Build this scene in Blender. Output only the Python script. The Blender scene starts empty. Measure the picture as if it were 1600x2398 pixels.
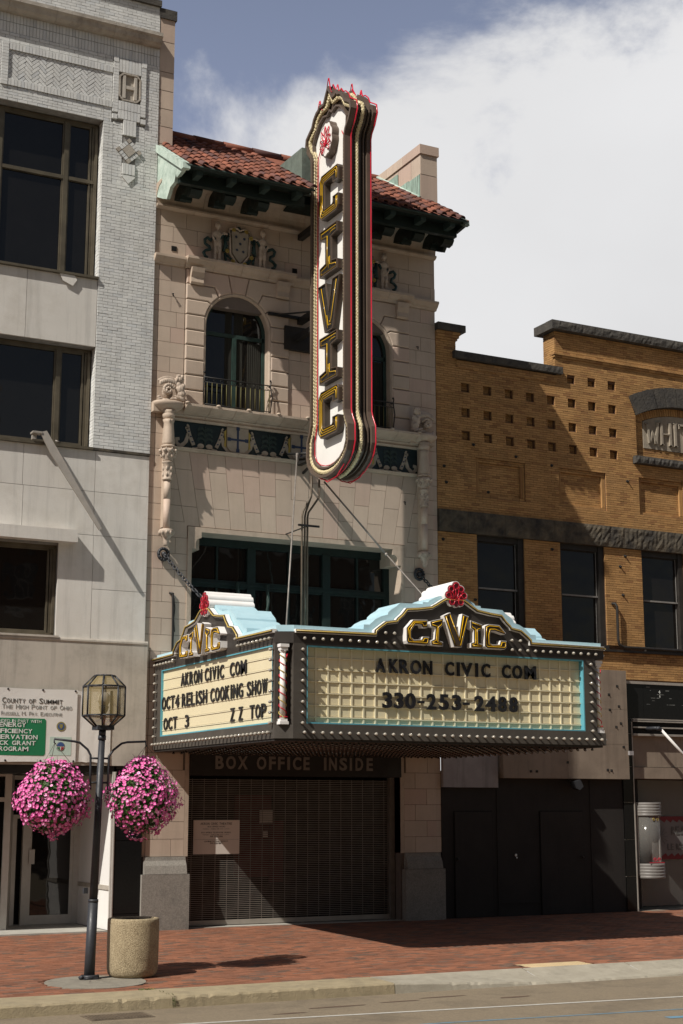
import bpy, bmesh, math, random
from mathutils import Vector, Matrix
R = random.Random(7)
sc = bpy.context.scene
col = sc.collection
rad = math.radians
# ---------------------------------------------------------------- camera
CAM = Vector((-9.669, -26.826, 2.25)); YAW = rad(27.13); PITCH = rad(11.2)
cd = bpy.data.cameras.new('camera'); cam = bpy.data.objects.new('camera', cd); col.objects.link(cam)
cam.location = CAM; cam.rotation_euler = (math.pi/2+PITCH, 0, -YAW)
cd.sensor_fit = 'HORIZONTAL'; cd.sensor_width = 36.0; cd.lens = 36.0*3500/1600
cd.clip_start = 0.1; cd.clip_end = 2000
sc.camera = cam
# ---------------------------------------------------------------- sun and sky
L = Vector((2.95, 1.12, -3.3)).normalized()          # direction the sunlight travels
sd = bpy.data.lights.new('sun', 'SUN'); sun = bpy.data.objects.new('sun', sd); col.objects.link(sun)
sd.energy = 5.0; sd.angle = rad(0.53); sd.color = (1.0, 0.955, 0.88)
sun.rotation_euler = L.to_track_quat('-Z', 'Y').to_euler(); sun.location = (-30, -20, 40)
S = -L
world = bpy.data.worlds.new('World'); sc.world = world; world.use_nodes = True
nt = world.node_tree; N = nt.nodes; K = nt.links; N.clear()
def wn(t, **k):
    n = N.new(t)
    for a, b in k.items(): setattr(n, a, b)
    return n
out = wn('ShaderNodeOutputWorld'); bg = wn('ShaderNodeBackground'); bg.inputs[1].default_value = 0.05
sky = wn('ShaderNodeTexSky'); sky.sky_type = 'NISHITA'; sky.sun_disc = False
sky.sun_elevation = math.asin(S.z); sky.sun_rotation = math.atan2(S.x, S.y)
sky.air_density = 1.0; sky.dust_density = 1.0; sky.ozone_density = 1.5
tc = wn('ShaderNodeTexCoord')
sep = wn('ShaderNodeSeparateXYZ'); K.new(tc.outputs['Generated'], sep.inputs[0])
def wmath(op, a, b=None, c=None, clamp=False):
    n = wn('ShaderNodeMath', operation=op, use_clamp=clamp)
    for i, v in enumerate((a, b, c)):
        if v is None: continue
        if isinstance(v, (int, float)): n.inputs[i].default_value = v
        else: K.new(v, n.inputs[i])
    return n.outputs[0]
def wnoise(scale, detail, rough, dist=0, loc=(0, 0, 0), sc3=(1, 1, 1)):
    mp = wn('ShaderNodeMapping'); mp.inputs['Location'].default_value = loc; mp.inputs['Scale'].default_value = sc3
    K.new(tc.outputs['Generated'], mp.inputs[0])
    n = wn('ShaderNodeTexNoise'); n.inputs['Scale'].default_value = scale; n.inputs['Detail'].default_value = detail
    n.inputs['Roughness'].default_value = rough; n.inputs['Distortion'].default_value = dist
    K.new(mp.outputs[0], n.inputs['Vector']); return n.outputs['Fac']
n1 = wnoise(5.5, 9, 0.58, 0.25, (3.1, 1.7, 0.4), (1, 1, 1.3))
n2 = wnoise(2.0, 5, 0.5, 0.0, (0.3, 8.7, 2.4), (1, 1, 1.5))
n3 = wnoise(16, 6, 0.6, 0.0, (5.3, 0.7, 1.4))
# cloud bank: its top edge climbs towards the east (+x) and fades out towards the south (-y)
edge = wmath('MULTIPLY_ADD', sep.outputs['X'], 0.33, 0.335)
dd = wmath('SUBTRACT', edge, sep.outputs['Z'])
dd = wmath('MULTIPLY_ADD', wmath('SUBTRACT', n1, 0.5), 0.42, dd)
dd = wmath('MULTIPLY_ADD', wmath('SUBTRACT', n3, 0.5), 0.07, dd)
m1 = wn('ShaderNodeMapRange', interpolation_type='SMOOTHSTEP'); m1.inputs['From Min'].default_value = -0.02; m1.inputs['From Max'].default_value = 0.065
K.new(dd, m1.inputs['Value'])
south = wn('ShaderNodeMapRange', interpolation_type='SMOOTHSTEP'); south.inputs['From Min'].default_value = -0.5; south.inputs['From Max'].default_value = 0.1
K.new(sep.outputs['Y'], south.inputs['Value'])
mask = wmath('MULTIPLY', m1.outputs[0], south.outputs[0])
cr = wn('ShaderNodeMapRange'); cr.inputs['From Min'].default_value = 0.3; cr.inputs['From Max'].default_value = 0.7
cr.inputs['To Min'].default_value = 0.86; cr.inputs['To Max'].default_value = 1.06; K.new(n2, cr.inputs['Value'])
cc = wn('ShaderNodeVectorMath', operation='SCALE'); cc.inputs[0].default_value = CLOUD = (15.6, 15.6, 15.8); K.new(cr.outputs[0], cc.inputs['Scale'])
skyg = wn('ShaderNodeMix', data_type='RGBA', blend_type='MULTIPLY'); skyg.inputs[0].default_value = 1.0
K.new(sky.outputs[0], skyg.inputs[6]); skyg.inputs[7].default_value = (1.35, 1.12, 0.95, 1)
mx = wn('ShaderNodeMix', data_type='RGBA'); K.new(mask, mx.inputs[0])
hz = wn('ShaderNodeMapRange', interpolation_type='SMOOTHSTEP'); hz.inputs['From Min'].default_value = 0.85; hz.inputs['From Max'].default_value = 0.2
hz.inputs['To Min'].default_value = 0.0; hz.inputs['To Max'].default_value = 1.0; K.new(sep.outputs['Z'], hz.inputs['Value'])
hm = wn('ShaderNodeMix', data_type='RGBA'); K.new(wmath('MULTIPLY', hz.outputs[0], south.outputs[0]), hm.inputs[0]); K.new(skyg.outputs[2], hm.inputs[6]); hm.inputs[7].default_value = (5.6, 6.6, 9.8, 1)
K.new(hm.outputs[2], mx.inputs[6]); K.new(cc.outputs[0], mx.inputs[7])
K.new(mx.outputs[2], bg.inputs[0]); K.new(bg.outputs[0], out.inputs[0])
vs = sc.view_settings; vs.view_transform = 'Standard'; vs.look = 'None'; vs.exposure = 0.1; vs.gamma = 1.0; vs.use_curve_mapping = False
# ---------------------------------------------------------------- materials
MATS = {}
def M(name, c1, c2=None, scale=3.0, rough=0.8, bump=0.0, bscale=40.0, var=0.0, metal=0.0, streak=0.0, grime=None, gamt=0.5, gscale=1.2, spec=0.3, hue=None, stretch=None):
    m = bpy.data.materials.new(name); MATS[name] = m; m.use_nodes = True
    t = m.node_tree; n = t.nodes; k = t.links; b = n['Principled BSDF']
    b.inputs['Roughness'].default_value = rough; b.inputs['Metallic'].default_value = metal
    b.inputs['Specular IOR Level'].default_value = spec
    geo = n.new('ShaderNodeNewGeometry'); pos = geo.outputs['Position']
    def mapping(s3):
        q = n.new('ShaderNodeMapping'); q.inputs['Scale'].default_value = s3; k.new(pos, q.inputs[0]); return q.outputs[0]
    def noise(sc_, det=5, ro=0.6, vec=None):
        q = n.new('ShaderNodeTexNoise'); q.inputs['Scale'].default_value = sc_; q.inputs['Detail'].default_value = det
        q.inputs['Roughness'].default_value = ro; k.new(vec if vec else pos, q.inputs['Vector']); return q.outputs['Fac']
    def rng(v, a, b_, lo=0.0, hi=1.0):
        q = n.new('ShaderNodeMapRange'); q.inputs['From Min'].default_value = a; q.inputs['From Max'].default_value = b_
        q.inputs['To Min'].default_value = lo; q.inputs['To Max'].default_value = hi; k.new(v, q.inputs['Value']); return q.outputs[0]
    def mix(f, a, b_, bt='MIX'):
        q = n.new('ShaderNodeMix'); q.data_type = 'RGBA'; q.blend_type = bt
        for i, v in ((0, f), (6, a), (7, b_)):
            if isinstance(v, (int, float)): q.inputs[i].default_value = v
            elif isinstance(v, tuple): q.inputs[i].default_value = v+(1,) if len(v) == 3 else v
            else: k.new(v, q.inputs[i])
        return q.outputs[2]
    c2 = c2 or tuple(x*0.82 for x in c1)
    vec = mapping(stretch) if stretch else None
    colr = mix(rng(noise(scale, 6, 0.62, vec), 0.32, 0.68), c1, c2)
    if var or hue:
        oi = n.new('ShaderNodeObjectInfo'); ad = n.new('ShaderNodeMath'); ad.operation = 'ADD'
        k.new(geo.outputs['Random Per Island'], ad.inputs[0]); k.new(oi.outputs['Random'], ad.inputs[1])
        fr = n.new('ShaderNodeMath'); fr.operation = 'FRACT'; k.new(ad.outputs[0], fr.inputs[0])
        rnd = fr.outputs[0]
        if hue:
            f2 = n.new('ShaderNodeMath'); f2.operation = 'MULTIPLY'; f2.inputs[1].default_value = 7.31; k.new(rnd, f2.inputs[0])
            f3 = n.new('ShaderNodeMath'); f3.operation = 'FRACT'; k.new(f2.outputs[0], f3.inputs[0])
            colr = mix(rng(f3.outputs[0], hue[1], hue[1]+0.12), colr, hue[0])
        v = rng(rnd, 0, 1, 1-var, 1+var)
        q = n.new('ShaderNodeVectorMath'); q.operation = 'SCALE'; k.new(colr, q.inputs[0]); k.new(v, q.inputs['Scale']); colr = q.outputs[0]
    if streak:
        s = rng(noise(2.2, 6, 0.7, mapping((2.4, 2.4, 0.16))), 0.5, 0.74, 0, streak)
        colr = mix(s, colr, tuple(x*0.42 for x in c1))
    if grime:
        g = rng(noise(gscale, 8, 0.72), 0.5, 0.7, 0, gamt)
        colr = mix(g, colr, grime)
    k.new(colr, b.inputs['Base Color'])
    if bump:
        bp = n.new('ShaderNodeBump'); bp.inputs['Strength'].default_value = bump; bp.inputs['Distance'].default_value = 0.02
        k.new(noise(bscale, 5, 0.65), bp.inputs['Height']); k.new(bp.outputs[0], b.inputs['Normal'])
    if rough < 0.6 and metal == 0:
        k.new(rng(noise(6, 4), 0.3, 0.7, rough*0.8, rough*1.3), b.inputs['Roughness'])
    return m
M('white_brick', (.68,.68,.65), (.58,.58,.565), 1.6, .85, .25, 60, var=.07, hue=((.56,.57,.565), .84), grime=(.40,.385,.35), gamt=.4, streak=.3)
M('white_mortar', (.30,.29,.27), (.2,.19,.18), 6, .95, .3)
M('facade_panel', (.68,.65,.60), (.60,.57,.52), .8, .8, .12, 30, streak=.42, grime=(.45,.41,.35), gamt=.5, gscale=.9, var=.035)
M('facade_band', (.52,.475,.41), (.43,.395,.34), 1.2, .85, .25, 90, streak=.5, grime=(.28,.25,.21), gamt=.5)
M('stone_ledge', (.46,.42,.36), (.34,.30,.25), 3, .9, .4, 30, grime=(.16,.14,.12), gamt=.7, gscale=2.5)
M('bronze_frame', (.16,.135,.095), (.10,.085,.06), 4, .45, .05, metal=.35)
M('dark_metal', (.035,.033,.03), (.02,.02,.02), 5, .45, .1, 30, metal=.3)
M('black_paint', (.018,.019,.022), (.012,.012,.014), 5, .4, .1, 30)
M('terracotta', (.53,.425,.335), (.47,.375,.295), 1.5, .62, .12, 35, var=.06, hue=((.50,.375,.30), .75), streak=.22, grime=(.34,.27,.2), gamt=.3, spec=.4)
M('terracotta_trim', (.51,.41,.32), (.42,.335,.26), 2.5, .6, .2, 25, streak=.25, grime=(.24,.19,.14), gamt=.45, gscale=2)
M('joint', (.16,.13,.11), None, 5, .95, .3)
M('sculpted', (.55,.45,.36), (.36,.29,.23), 9, .65, .35, 40, grime=(.12,.095,.075), gamt=.6, gscale=7)
M('roof_tile', (.235,.083,.048), (.14,.055,.038), 3, .8, .3, 40, var=.28, hue=((.10,.048,.042), .66))
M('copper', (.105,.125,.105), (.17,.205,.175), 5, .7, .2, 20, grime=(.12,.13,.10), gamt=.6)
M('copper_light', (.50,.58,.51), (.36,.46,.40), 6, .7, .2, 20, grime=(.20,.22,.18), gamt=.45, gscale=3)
M('copper_stain', (.14,.17,.14), (.36,.50,.42), 3, .85, .2, stretch=(6,6,.8))
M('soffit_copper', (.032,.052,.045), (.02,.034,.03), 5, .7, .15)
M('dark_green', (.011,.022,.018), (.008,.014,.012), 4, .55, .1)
M('frieze_green', (.015,.027,.030), (.010,.018,.02), 6, .4, .1)
M('frieze_leaf', (.028,.045,.040), None, 6, .5, .1)
M('cream_glaze', (.36,.31,.245), (.28,.24,.19), 8, .45, .1)  # cream lowered, with the ledge's shade on the frieze put into the colour
M('gold_glaze', (.42,.32,.08), (.28,.2,.05), 8, .5, .1)
M('navy_glaze', (.03,.045,.09), None, 8, .4, .05)
M('green_glaze', (.025,.06,.055), (.015,.03,.03), 12, .35, .1)
M('yellow_brick', (.43,.245,.098), (.35,.19,.07), 1.6, .8, .3, 70, var=.14, hue=((.29,.15,.06), .80), grime=(.15,.09,.045), gamt=.5, gscale=.9)
M('yellow_mortar', (.16,.085,.045), (.09,.05,.03), 6, .95, .3)
M('dark_stone', (.045,.042,.04), (.10,.09,.075), 6, .9, .9, 14, grime=(.02,.02,.02), gamt=.7, gscale=3)
M('rough_stone', (.14,.115,.08), (.03,.028,.026), 3.2, .95, 1.0, 12, grime=(.025,.023,.022), gamt=.85, gscale=2)
M('plaque_stone', (.36,.31,.24), (.27,.23,.18), 5, .9, .3, 40, grime=(.15,.13,.10), gamt=.4)
M('window_black', (.02,.018,.016), (.035,.03,.026), 5, .5, .1)
M('sash_grey', (.26,.25,.23), (.18,.17,.16), 6, .6, .1)
M('plywood', (.028,.024,.021), (.020,.017,.015), 1.5, .75, .15, 25, streak=.3)
M('tan_metal', (.27,.215,.165), (.21,.165,.125), 1.5, .6, .15, 60, streak=.5, grime=(.12,.09,.07), gamt=.4)
M('grey_panel', (.34,.32,.32), (.25,.23,.23), 2, .7, .1, streak=.7)
M('granite', (.31,.29,.255), (.19,.175,.15), 40, .8, .3, 90, grime=(.10,.10,.095), gamt=.55, gscale=1.6)
M('black_granite', (.012,.012,.012), (.008,.008,.008), 30, .12, 0, spec=.2)
M('shaded_white', (.19,.175,.16), (.14,.13,.12), 5, .5, .1)  # white darkened in its colour for the shade over the display drums
M('kerb_pale', (.37,.335,.265), (.30,.27,.21), 4, .9, .5, 50, grime=(.2,.18,.14), gamt=.6, gscale=2.4)
M('old_gold', (.13,.115,.035), (.09,.08,.03), 8, .6, .1)
M('brown_paint', (.125,.092,.070), (.095,.07,.053), 2, .45, .08, 30, streak=.3)
M('sign_white', (.80,.785,.74), (.74,.725,.68), 1.2, .4, .02, 20)
M('sign_white_fin', (.80,.78,.75), (.74,.71,.68), 4, .5, .05)
M('rope_gold', (.64,.55,.34), (.50,.42,.24), 14, .35, .1)
M('letter_brown', (.06,.045,.032), (.045,.034,.025), 4, .4, .05)
M('neon_red', (.60,.012,.035), (.50,.01,.03), 10, .2, 0, spec=.6)
M('neon_yellow', (.74,.43,.012), (.66,.38,.01), 10, .2, 0, spec=.6)
M('neon_gold', (.55,.40,.10), None, 10, .25, 0, spec=.6)
M('palmette_red', (.22,.035,.05), (.16,.03,.04), 8, .45, .1)
M('window_green', (.028,.055,.045), (.02,.035,.03), 5, .5, .1)
M('marquee_blue', (.42,.60,.66), (.35,.53,.59), 1.4, .5, .05, 20, streak=.12)
M('trim_blue', (.12,.38,.46), (.09,.30,.37), 2, .5, .08, 20)
M('marquee_dark', (.082,.072,.060), (.062,.054,.046), 2.2, .5, .1, 30, streak=.25)
M('marquee_fascia', (.045,.038,.032), (.035,.03,.026), 2.2, .45, .08, 30)
M('board_cream', (.72,.64,.43), (.66,.58,.38), 1.5, .35, .03, 15, spec=.5)
M('board_line', (.20,.16,.09), None, 8, .6, .05)
M('board_rib', (.78,.70,.49), (.70,.62,.42), 4, .3, .02, spec=.5)
M('letter_black', (.012,.012,.014), (.02,.02,.022), 5, .35, 0)
M('bulb_glass', (.42,.39,.33), (.34,.31,.26), 30, .08, 0, spec=1.0)
M('bulb_darkened', (.035,.026,.014), (.02,.015,.01), 9, .06, 0, spec=1.0)  # bulb glass darkened in colour to read dark under the marquee
M('socket_dark', (.05,.045,.04), None, 6, .5)
M('soffit_dark', (.035,.031,.028), None, 3, .6)
M('steel_grey', (.30,.27,.24), (.20,.18,.16), 8, .5, .1, metal=.3)
M('conduit_tan', (.15,.115,.08), (.09,.07,.05), 5, .5, .1)
M('aluminium', (.42,.38,.33), (.34,.31,.27), 5, .45, .1, metal=.3)
M('silver_paint', (.52,.50,.46), (.44,.42,.38), 4, .5, .1)
M('display_white', (.78,.76,.73), (.72,.70,.67), 1.5, .6, .03)
M('banner_vinyl', (.76,.74,.70), (.72,.70,.66), 1.3, .45, .25, 5)
M('banner_green', (.02,.20,.085), (.018,.175,.075), 3, .5, .1, 6)
M('banner_mint', (.55,.68,.60), None, 3, .5)
M('print_dark', (.10,.10,.09), None, 3, .6)
M('print_grey', (.30,.31,.29), None, 3, .6)
M('print_white', (.80,.82,.78), None, 3, .6)
M('print_blue', (.05,.10,.26), None, 3, .6)
M('print_gold', (.28,.24,.08), None, 3, .6)
M('border_red', (.16,.018,.022), None, 3, .6)
M('banner_grey', (.17,.165,.16), None, 3, .6)
M('print_red', (.35,.03,.04), None, 3, .6)
M('lamp_black', (.035,.037,.042), (.025,.026,.03), 5, .45, .15, 40, spec=.4)
M('plaster_dome', (.55,.5,.4), None, 8, .5)
M('aggregate', (.50,.41,.26), (.26,.20,.12), 48, .9, 1.0, 70, grime=(.17,.125,.07), gamt=.6, gscale=2.6, streak=.35)
M('liner_dark', (.03,.03,.03), None, 5, .6)
M('paver', (.285,.115,.062), (.185,.08,.047), 1.1, .85, .3, 60, var=.20, hue=((.14,.085,.06), .76), grime=(.13,.065,.045), gamt=.5, gscale=1.3)
M('paver_sand', (.13,.085,.06), None, 8, .95, .3)
M('concrete_kerb', (.36,.295,.185), (.28,.23,.145), 4, .9, .6, 50, grime=(.16,.135,.095), gamt=.6, gscale=2.6)
M('concrete_light', (.42,.40,.355), (.35,.335,.29), 5, .9, .4, 60, grime=(.24,.22,.18), gamt=.5)
M('concrete_plate', (.27,.245,.195), (.20,.18,.145), 9, .9, .6, 70, grime=(.15,.14,.11), gamt=.5)
M('tactile', (.55,.42,.25), (.46,.35,.2), 4, .8, .2)
M('asphalt', (.27,.215,.145), (.20,.16,.11), 34, .9, .8, 110, grime=(.13,.105,.075), gamt=.75, gscale=.8)
M('road_paint', (.50,.48,.43), (.36,.34,.30), 12, .8, .3, 60)
M('road_blue', (.10,.26,.40), (.16,.21,.22), 10, .85, .3)
M('notice', (.66,.59,.52), (.60,.54,.48), 3, .5, .05)
M('grille_steel', (.23,.205,.18), (.17,.15,.13), 6, .45, .05, metal=.3)
M('interior_black', (.008,.007,.006), None, 2, .8)
M('poster_red', (.10,.012,.014), None, 3, .6)
M('box_sign', (.022,.018,.015), None, 3, .5)
M('box_letters', (.20,.175,.155), (.17,.15,.13), 4, .6)
M('petal', (.72,.105,.37), (.58,.07,.28), 30, .6, 0, var=.22, hue=((.80,.32,.55), .74))
M('petal_eye', (.88,.62,.74), None, 30, .6)
M('leaf', (.06,.115,.022), (.035,.075,.016), 25, .55, 0, var=.4)
M('stem', (.06,.045,.03), None, 20, .8)
M('weed', (.09,.13,.03), None, 25, .7, var=.3)
M('red_stripe', (.45,.02,.04), None, 5, .6)
M('curtain', (.030,.029,.022), (.014,.013,.010), 3, .9, stretch=(14,14,.5))
def glassy(name, c, rough, spec=0.5, wob=0.0):
    m = M(name, c, None, 3, rough, 0, spec=spec)
    b = m.node_tree.nodes['Principled BSDF']
    for l in list(b.inputs['Roughness'].links): m.node_tree.links.remove(l)
    b.inputs['Roughness'].default_value = rough
    if wob:
        n = m.node_tree.nodes; k = m.node_tree.links
        g = n.new('ShaderNodeNewGeometry'); q = n.new('ShaderNodeTexNoise'); q.inputs['Scale'].default_value = 1.3; q.inputs['Detail'].default_value = 2
        k.new(g.outputs['Position'], q.inputs['Vector'])
        bp = n.new('ShaderNodeBump'); bp.inputs['Strength'].default_value = wob; bp.inputs['Distance'].default_value = .03
        k.new(q.outputs['Fac'], bp.inputs['Height']); k.new(bp.outputs[0], b.inputs['Normal'])
    return m
glassy('pane', (.010,.009,.008), .03, .5, .25)
glassy('pane_old', (.012,.010,.009), .04, .35, .9)
def clear(name, tint, alpha):
    m = bpy.data.materials.new(name); MATS[name] = m; m.use_nodes = True
    b = m.node_tree.nodes['Principled BSDF']; b.inputs['Base Color'].default_value = tint+(1,)
    b.inputs['Roughness'].default_value = .12; b.inputs['Alpha'].default_value = alpha
    return m
clear('lantern_glass', (.36,.28,.13), .45)
clear('case_glass', (.25,.24,.22), .35)
# ---------------------------------------------------------------- mesh building
class Frame:
    def __init__(s, O, U, V, Nn): s.O, s.U, s.V, s.N = Vector(O), Vector(U), Vector(V), Vector(Nn)
    def __call__(s, u, v, n=0.0): return s.O+s.U*u+s.V*v+s.N*n
FRONT = Frame((0,-5.6,0), (1,0,0), (0,0,1), (0,-1,0))
SIDE = Frame((.1,0,0), (0,-1,0), (0,0,1), (-1,0,0))
FAR = Frame((6.37,0,0), (0,1,0), (0,0,1), (1,0,0))
WALL = Frame((0,0,0), (1,0,0), (0,0,1), (0,-1,0))
class MB:
    def __init__(s, fr=None): s.v=[]; s.f=[]; s.mi=[]; s.sm=[]; s.cur=0; s.smooth=False; s.fr=fr
    def face(s, idx): s.f.append(tuple(idx)); s.mi.append(s.cur); s.sm.append(s.smooth)
    def pt(s, p):
        s.v.append(tuple(s.fr(*p)) if s.fr else tuple(p)); return len(s.v)-1
    def pts(s, ps): return [s.pt(p) for p in ps]
    def box(s, x0,x1,y0,y1,z0,z1):
        i = s.pts([(x0,y0,z0),(x1,y0,z0),(x1,y1,z0),(x0,y1,z0),(x0,y0,z1),(x1,y0,z1),(x1,y1,z1),(x0,y1,z1)])
        for q in ((0,3,2,1),(4,5,6,7),(0,1,5,4),(1,2,6,5),(2,3,7,6),(3,0,4,7)): s.face([i[a] for a in q])
        return s
    def prism(s, poly, ax, a0, a1, caps=True):
        """poly in the two axes other than ax (order kept), extruded from a0 to a1 along ax"""
        def mk(p, a):
            if ax == 0: return (a, p[0], p[1])
            if ax == 1: return (p[0], a, p[1])
            return (p[0], p[1], a)
        A = s.pts([mk(p,a0) for p in poly]); B = s.pts([mk(p,a1) for p in poly]); n=len(poly)
        if caps: s.face(A[::-1]); s.face(B)
        for i in range(n): s.face((A[i],A[(i+1)%n],B[(i+1)%n],B[i]))
        return s
    def poly(s, pts3): s.face(s.pts(pts3)); return s
    def ring(s, outer, inner, ax, a0, a1):
        """closed band between two polygons of the same vertex count"""
        def mk(p, a):
            if ax == 0: return (a, p[0], p[1])
            if ax == 1: return (p[0], a, p[1])
            return (p[0], p[1], a)
        n=len(outer)
        oa=s.pts([mk(p,a0) for p in outer]); ia=s.pts([mk(p,a0) for p in inner])
        ob=s.pts([mk(p,a1) for p in outer]); ib=s.pts([mk(p,a1) for p in inner])
        for i in range(n):
            j=(i+1)%n
            s.face((oa[i],oa[j],ia[j],ia[i])); s.face((ob[i],ib[i],ib[j],ob[j])); s.face((oa[i],ob[i],ob[j],oa[j])); s.face((ia[i],ia[j],ib[j],ib[i]))
        return s
    def tube(s, path, r, n=8, closed=False, twist=None):
        P=[Vector(s.fr(*p)) if s.fr else Vector(p) for p in path]; fr=s.fr; s.fr=None
        old=s.smooth; s.smooth=True; rings=[]; m=len(P); prev=None
        for i in range(m):
            if closed: t=(P[(i+1)%m]-P[i-1])
            else: t=(P[min(i+1,m-1)]-P[max(i-1,0)])
            if t.length<1e-9: t=Vector((0,0,1))
            t.normalize()
            a = prev if prev is not None else (Vector((0,0,1)) if abs(t.z)<.9 else Vector((1,0,0)))
            x = a-t*a.dot(t)
            if x.length<1e-6: x = t.orthogonal()
            x.normalize(); y=t.cross(x); prev=x
            # mitre
            k=1.0
            if 0<i<m-1 or closed:
                d1=(P[i]-P[i-1]).normalized(); c=max(.35,d1.dot(t)); k=1/c
            rr = r(i/(m-1)) if callable(r) else r
            rings.append(s.pts([P[i]+(x*math.cos(2*math.pi*q/n)+y*math.sin(2*math.pi*q/n))*rr*(k if k<1.6 else 1.6)**.5 for q in range(n)]))
        for i in range(m if closed else m-1):
            A=rings[i]; B=rings[(i+1)%m]
            for q in range(n): s.face((A[q],A[(q+1)%n],B[(q+1)%n],B[q]))
        s.smooth=False
        if not closed: s.face(rings[0][::-1]); s.face(rings[-1])
        s.smooth=old; s.fr=fr; return s
    def lathe(s, cx, cy, prof, n=16, cap=True, half=None, flute=0):
        old=s.smooth; s.smooth=True; rings=[]
        for r,z in prof:
            rings.append(s.pts([(cx+math.cos(2*math.pi*q/n)*r*(1-(flute if q%2 else 0)), cy+math.sin(2*math.pi*q/n)*r*(1-(flute if q%2 else 0)), z) for q in range(n)]))
        for A,B in zip(rings,rings[1:]):
            for q in range(n): s.face((A[q],A[(q+1)%n],B[(q+1)%n],B[q]))
        s.smooth=False
        if cap: s.face(rings[0][::-1]); s.face(rings[-1])
        s.smooth=old; return s
    def ball(s, c, r, nu=10, nv=7, rot=None):
        if isinstance(r,(int,float)): r=(r,r,r)
        old=s.smooth; s.smooth=True; rings=[]
        def P(a,b):
            p=Vector((math.cos(a)*math.cos(b)*r[0], math.sin(a)*math.cos(b)*r[1], math.sin(b)*r[2]))
            if rot: p=rot@p
            return (c[0]+p.x,c[1]+p.y,c[2]+p.z)
        for j in range(1,nv): rings.append(s.pts([P(2*math.pi*i/nu, -math.pi/2+math.pi*j/nv) for i in range(nu)]))
        lo=s.pt(P(0,-math.pi/2)); hi=s.pt(P(0,math.pi/2))
        for i in range(nu): s.face((lo,rings[0][(i+1)%nu],rings[0][i])); s.face((hi,rings[-1][i],rings[-1][(i+1)%nu]))
        for A,B in zip(rings,rings[1:]):
            for q in range(nu): s.face((A[q],A[(q+1)%nu],B[(q+1)%nu],B[q]))
        s.smooth=old; return s
    def mesh(s, name, mats, origin, recalc=True):
        me=bpy.data.meshes.new(name); o=Vector(origin)
        me.from_pydata([(v[0]-o.x,v[1]-o.y,v[2]-o.z) for v in s.v],[],s.f)
        for m in (mats if isinstance(mats,(list,tuple)) else [mats]): me.materials.append(MATS[m])
        me.polygons.foreach_set('material_index', s.mi); me.polygons.foreach_set('use_smooth', s.sm)
        if recalc and len(s.f)<30000:
            bm=bmesh.new(); bm.from_mesh(me); bmesh.ops.recalc_face_normals(bm, faces=bm.faces); bm.to_mesh(me); bm.free()
        me.update(); return me
    def centre(s):
        xs=[v[0] for v in s.v]; ys=[v[1] for v in s.v]; zs=[v[2] for v in s.v]
        return Vector(((min(xs)+max(xs))/2,(min(ys)+max(ys))/2,(min(zs)+max(zs))/2))
WP = {}
def place(name, me, loc, parent=None, **props):
    o=bpy.data.objects.new(name, me); col.objects.link(o); loc=Vector(loc); WP[o.name]=loc.copy()
    if parent is not None: o.parent=parent; o.location=loc-WP[parent.name]
    else: o.location=loc
    for k_,v_ in props.items(): o[k_]=v_
    return o
def part(name, mb, mats, parent=None, **props):
    c=mb.centre(); return place(name, mb.mesh(name, mats, c), c, parent, **props)
def thing(name, loc, label, category, group=None):
    o=place(name, None, loc, None, label=label, category=category)
    if group: o['group']=group
    o.empty_display_size=.2
    return o
def solo(name, mb, mats, label, category, group=None):
    o=part(name, mb, mats, None, label=label, category=category)
    if group: o['group']=group
    return o
def struct(name, mb, mats): return part(name, mb, mats, None, kind='structure')
def offset(poly, d, closed=True):
    """inward offset for counter-clockwise polygons (positive d = inwards/left)"""
    n=len(poly); res=[]
    for i in range(n):
        p=Vector(poly[i])
        if closed or 0<i<n-1:
            a=(p-Vector(poly[i-1])); b=(Vector(poly[(i+1)%n])-p)
        elif i==0: a=b=Vector(poly[1])-p
        else: a=b=p-Vector(poly[i-1])
        a=a.normalized() if a.length else Vector((1,0)); b=b.normalized() if b.length else a
        na=Vector((-a.y,a.x)); nb=Vector((-b.y,b.x)); m=na+nb
        if m.length<1e-6: m=na
        m.normalize(); k=1/max(.45,m.dot(na)); res.append(tuple(p+m*d*k))
    return res
def ccw(poly):
    a=sum(poly[i][0]*poly[(i+1)%len(poly)][1]-poly[(i+1)%len(poly)][0]*poly[i][1] for i in range(len(poly)))
    return poly if a>0 else poly[::-1]
def band(line, w): return offset(line, w, False)+offset(line, -w, False)[::-1]
def arc(cx,cz,r,a0,a1,n): return [(cx+r*math.cos(rad(a0+(a1-a0)*i/n)), cz+r*math.sin(rad(a0+(a1-a0)*i/n))) for i in range(n+1)]
# letters: glyph meshes fitted to a box
GL={}
def glyph(ch, bold=0.02):
    if (ch,bold) in GL: return GL[(ch,bold)]
    cu=bpy.data.curves.new('glyph','FONT'); cu.body=ch; cu.size=1; cu.extrude=.5; cu.offset=bold; cu.resolution_u=3
    o=bpy.data.objects.new('glyph',cu); col.objects.link(o); bpy.context.view_layer.update()
    me=bpy.data.meshes.new_from_object(o.evaluated_get(bpy.context.evaluated_depsgraph_get()))
    vs=[tuple(v.co) for v in me.vertices]; fs=[tuple(p.vertices) for p in me.polygons]
    bpy.data.objects.remove(o); bpy.data.curves.remove(cu); bpy.data.meshes.remove(me)
    x0=min(v[0] for v in vs); x1=max(v[0] for v in vs); y0=min(v[1] for v in vs); y1=max(v[1] for v in vs); z0=min(v[2] for v in vs); z1=max(v[2] for v in vs)
    g=([((v[0]-x0)/(x1-x0),(v[1]-y0)/(y1-y0),(v[2]-z0)/(z1-z0)) for v in vs],fs,(x1-x0),(y1-y0)); GL[(ch,bold)]=g; return g
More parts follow.
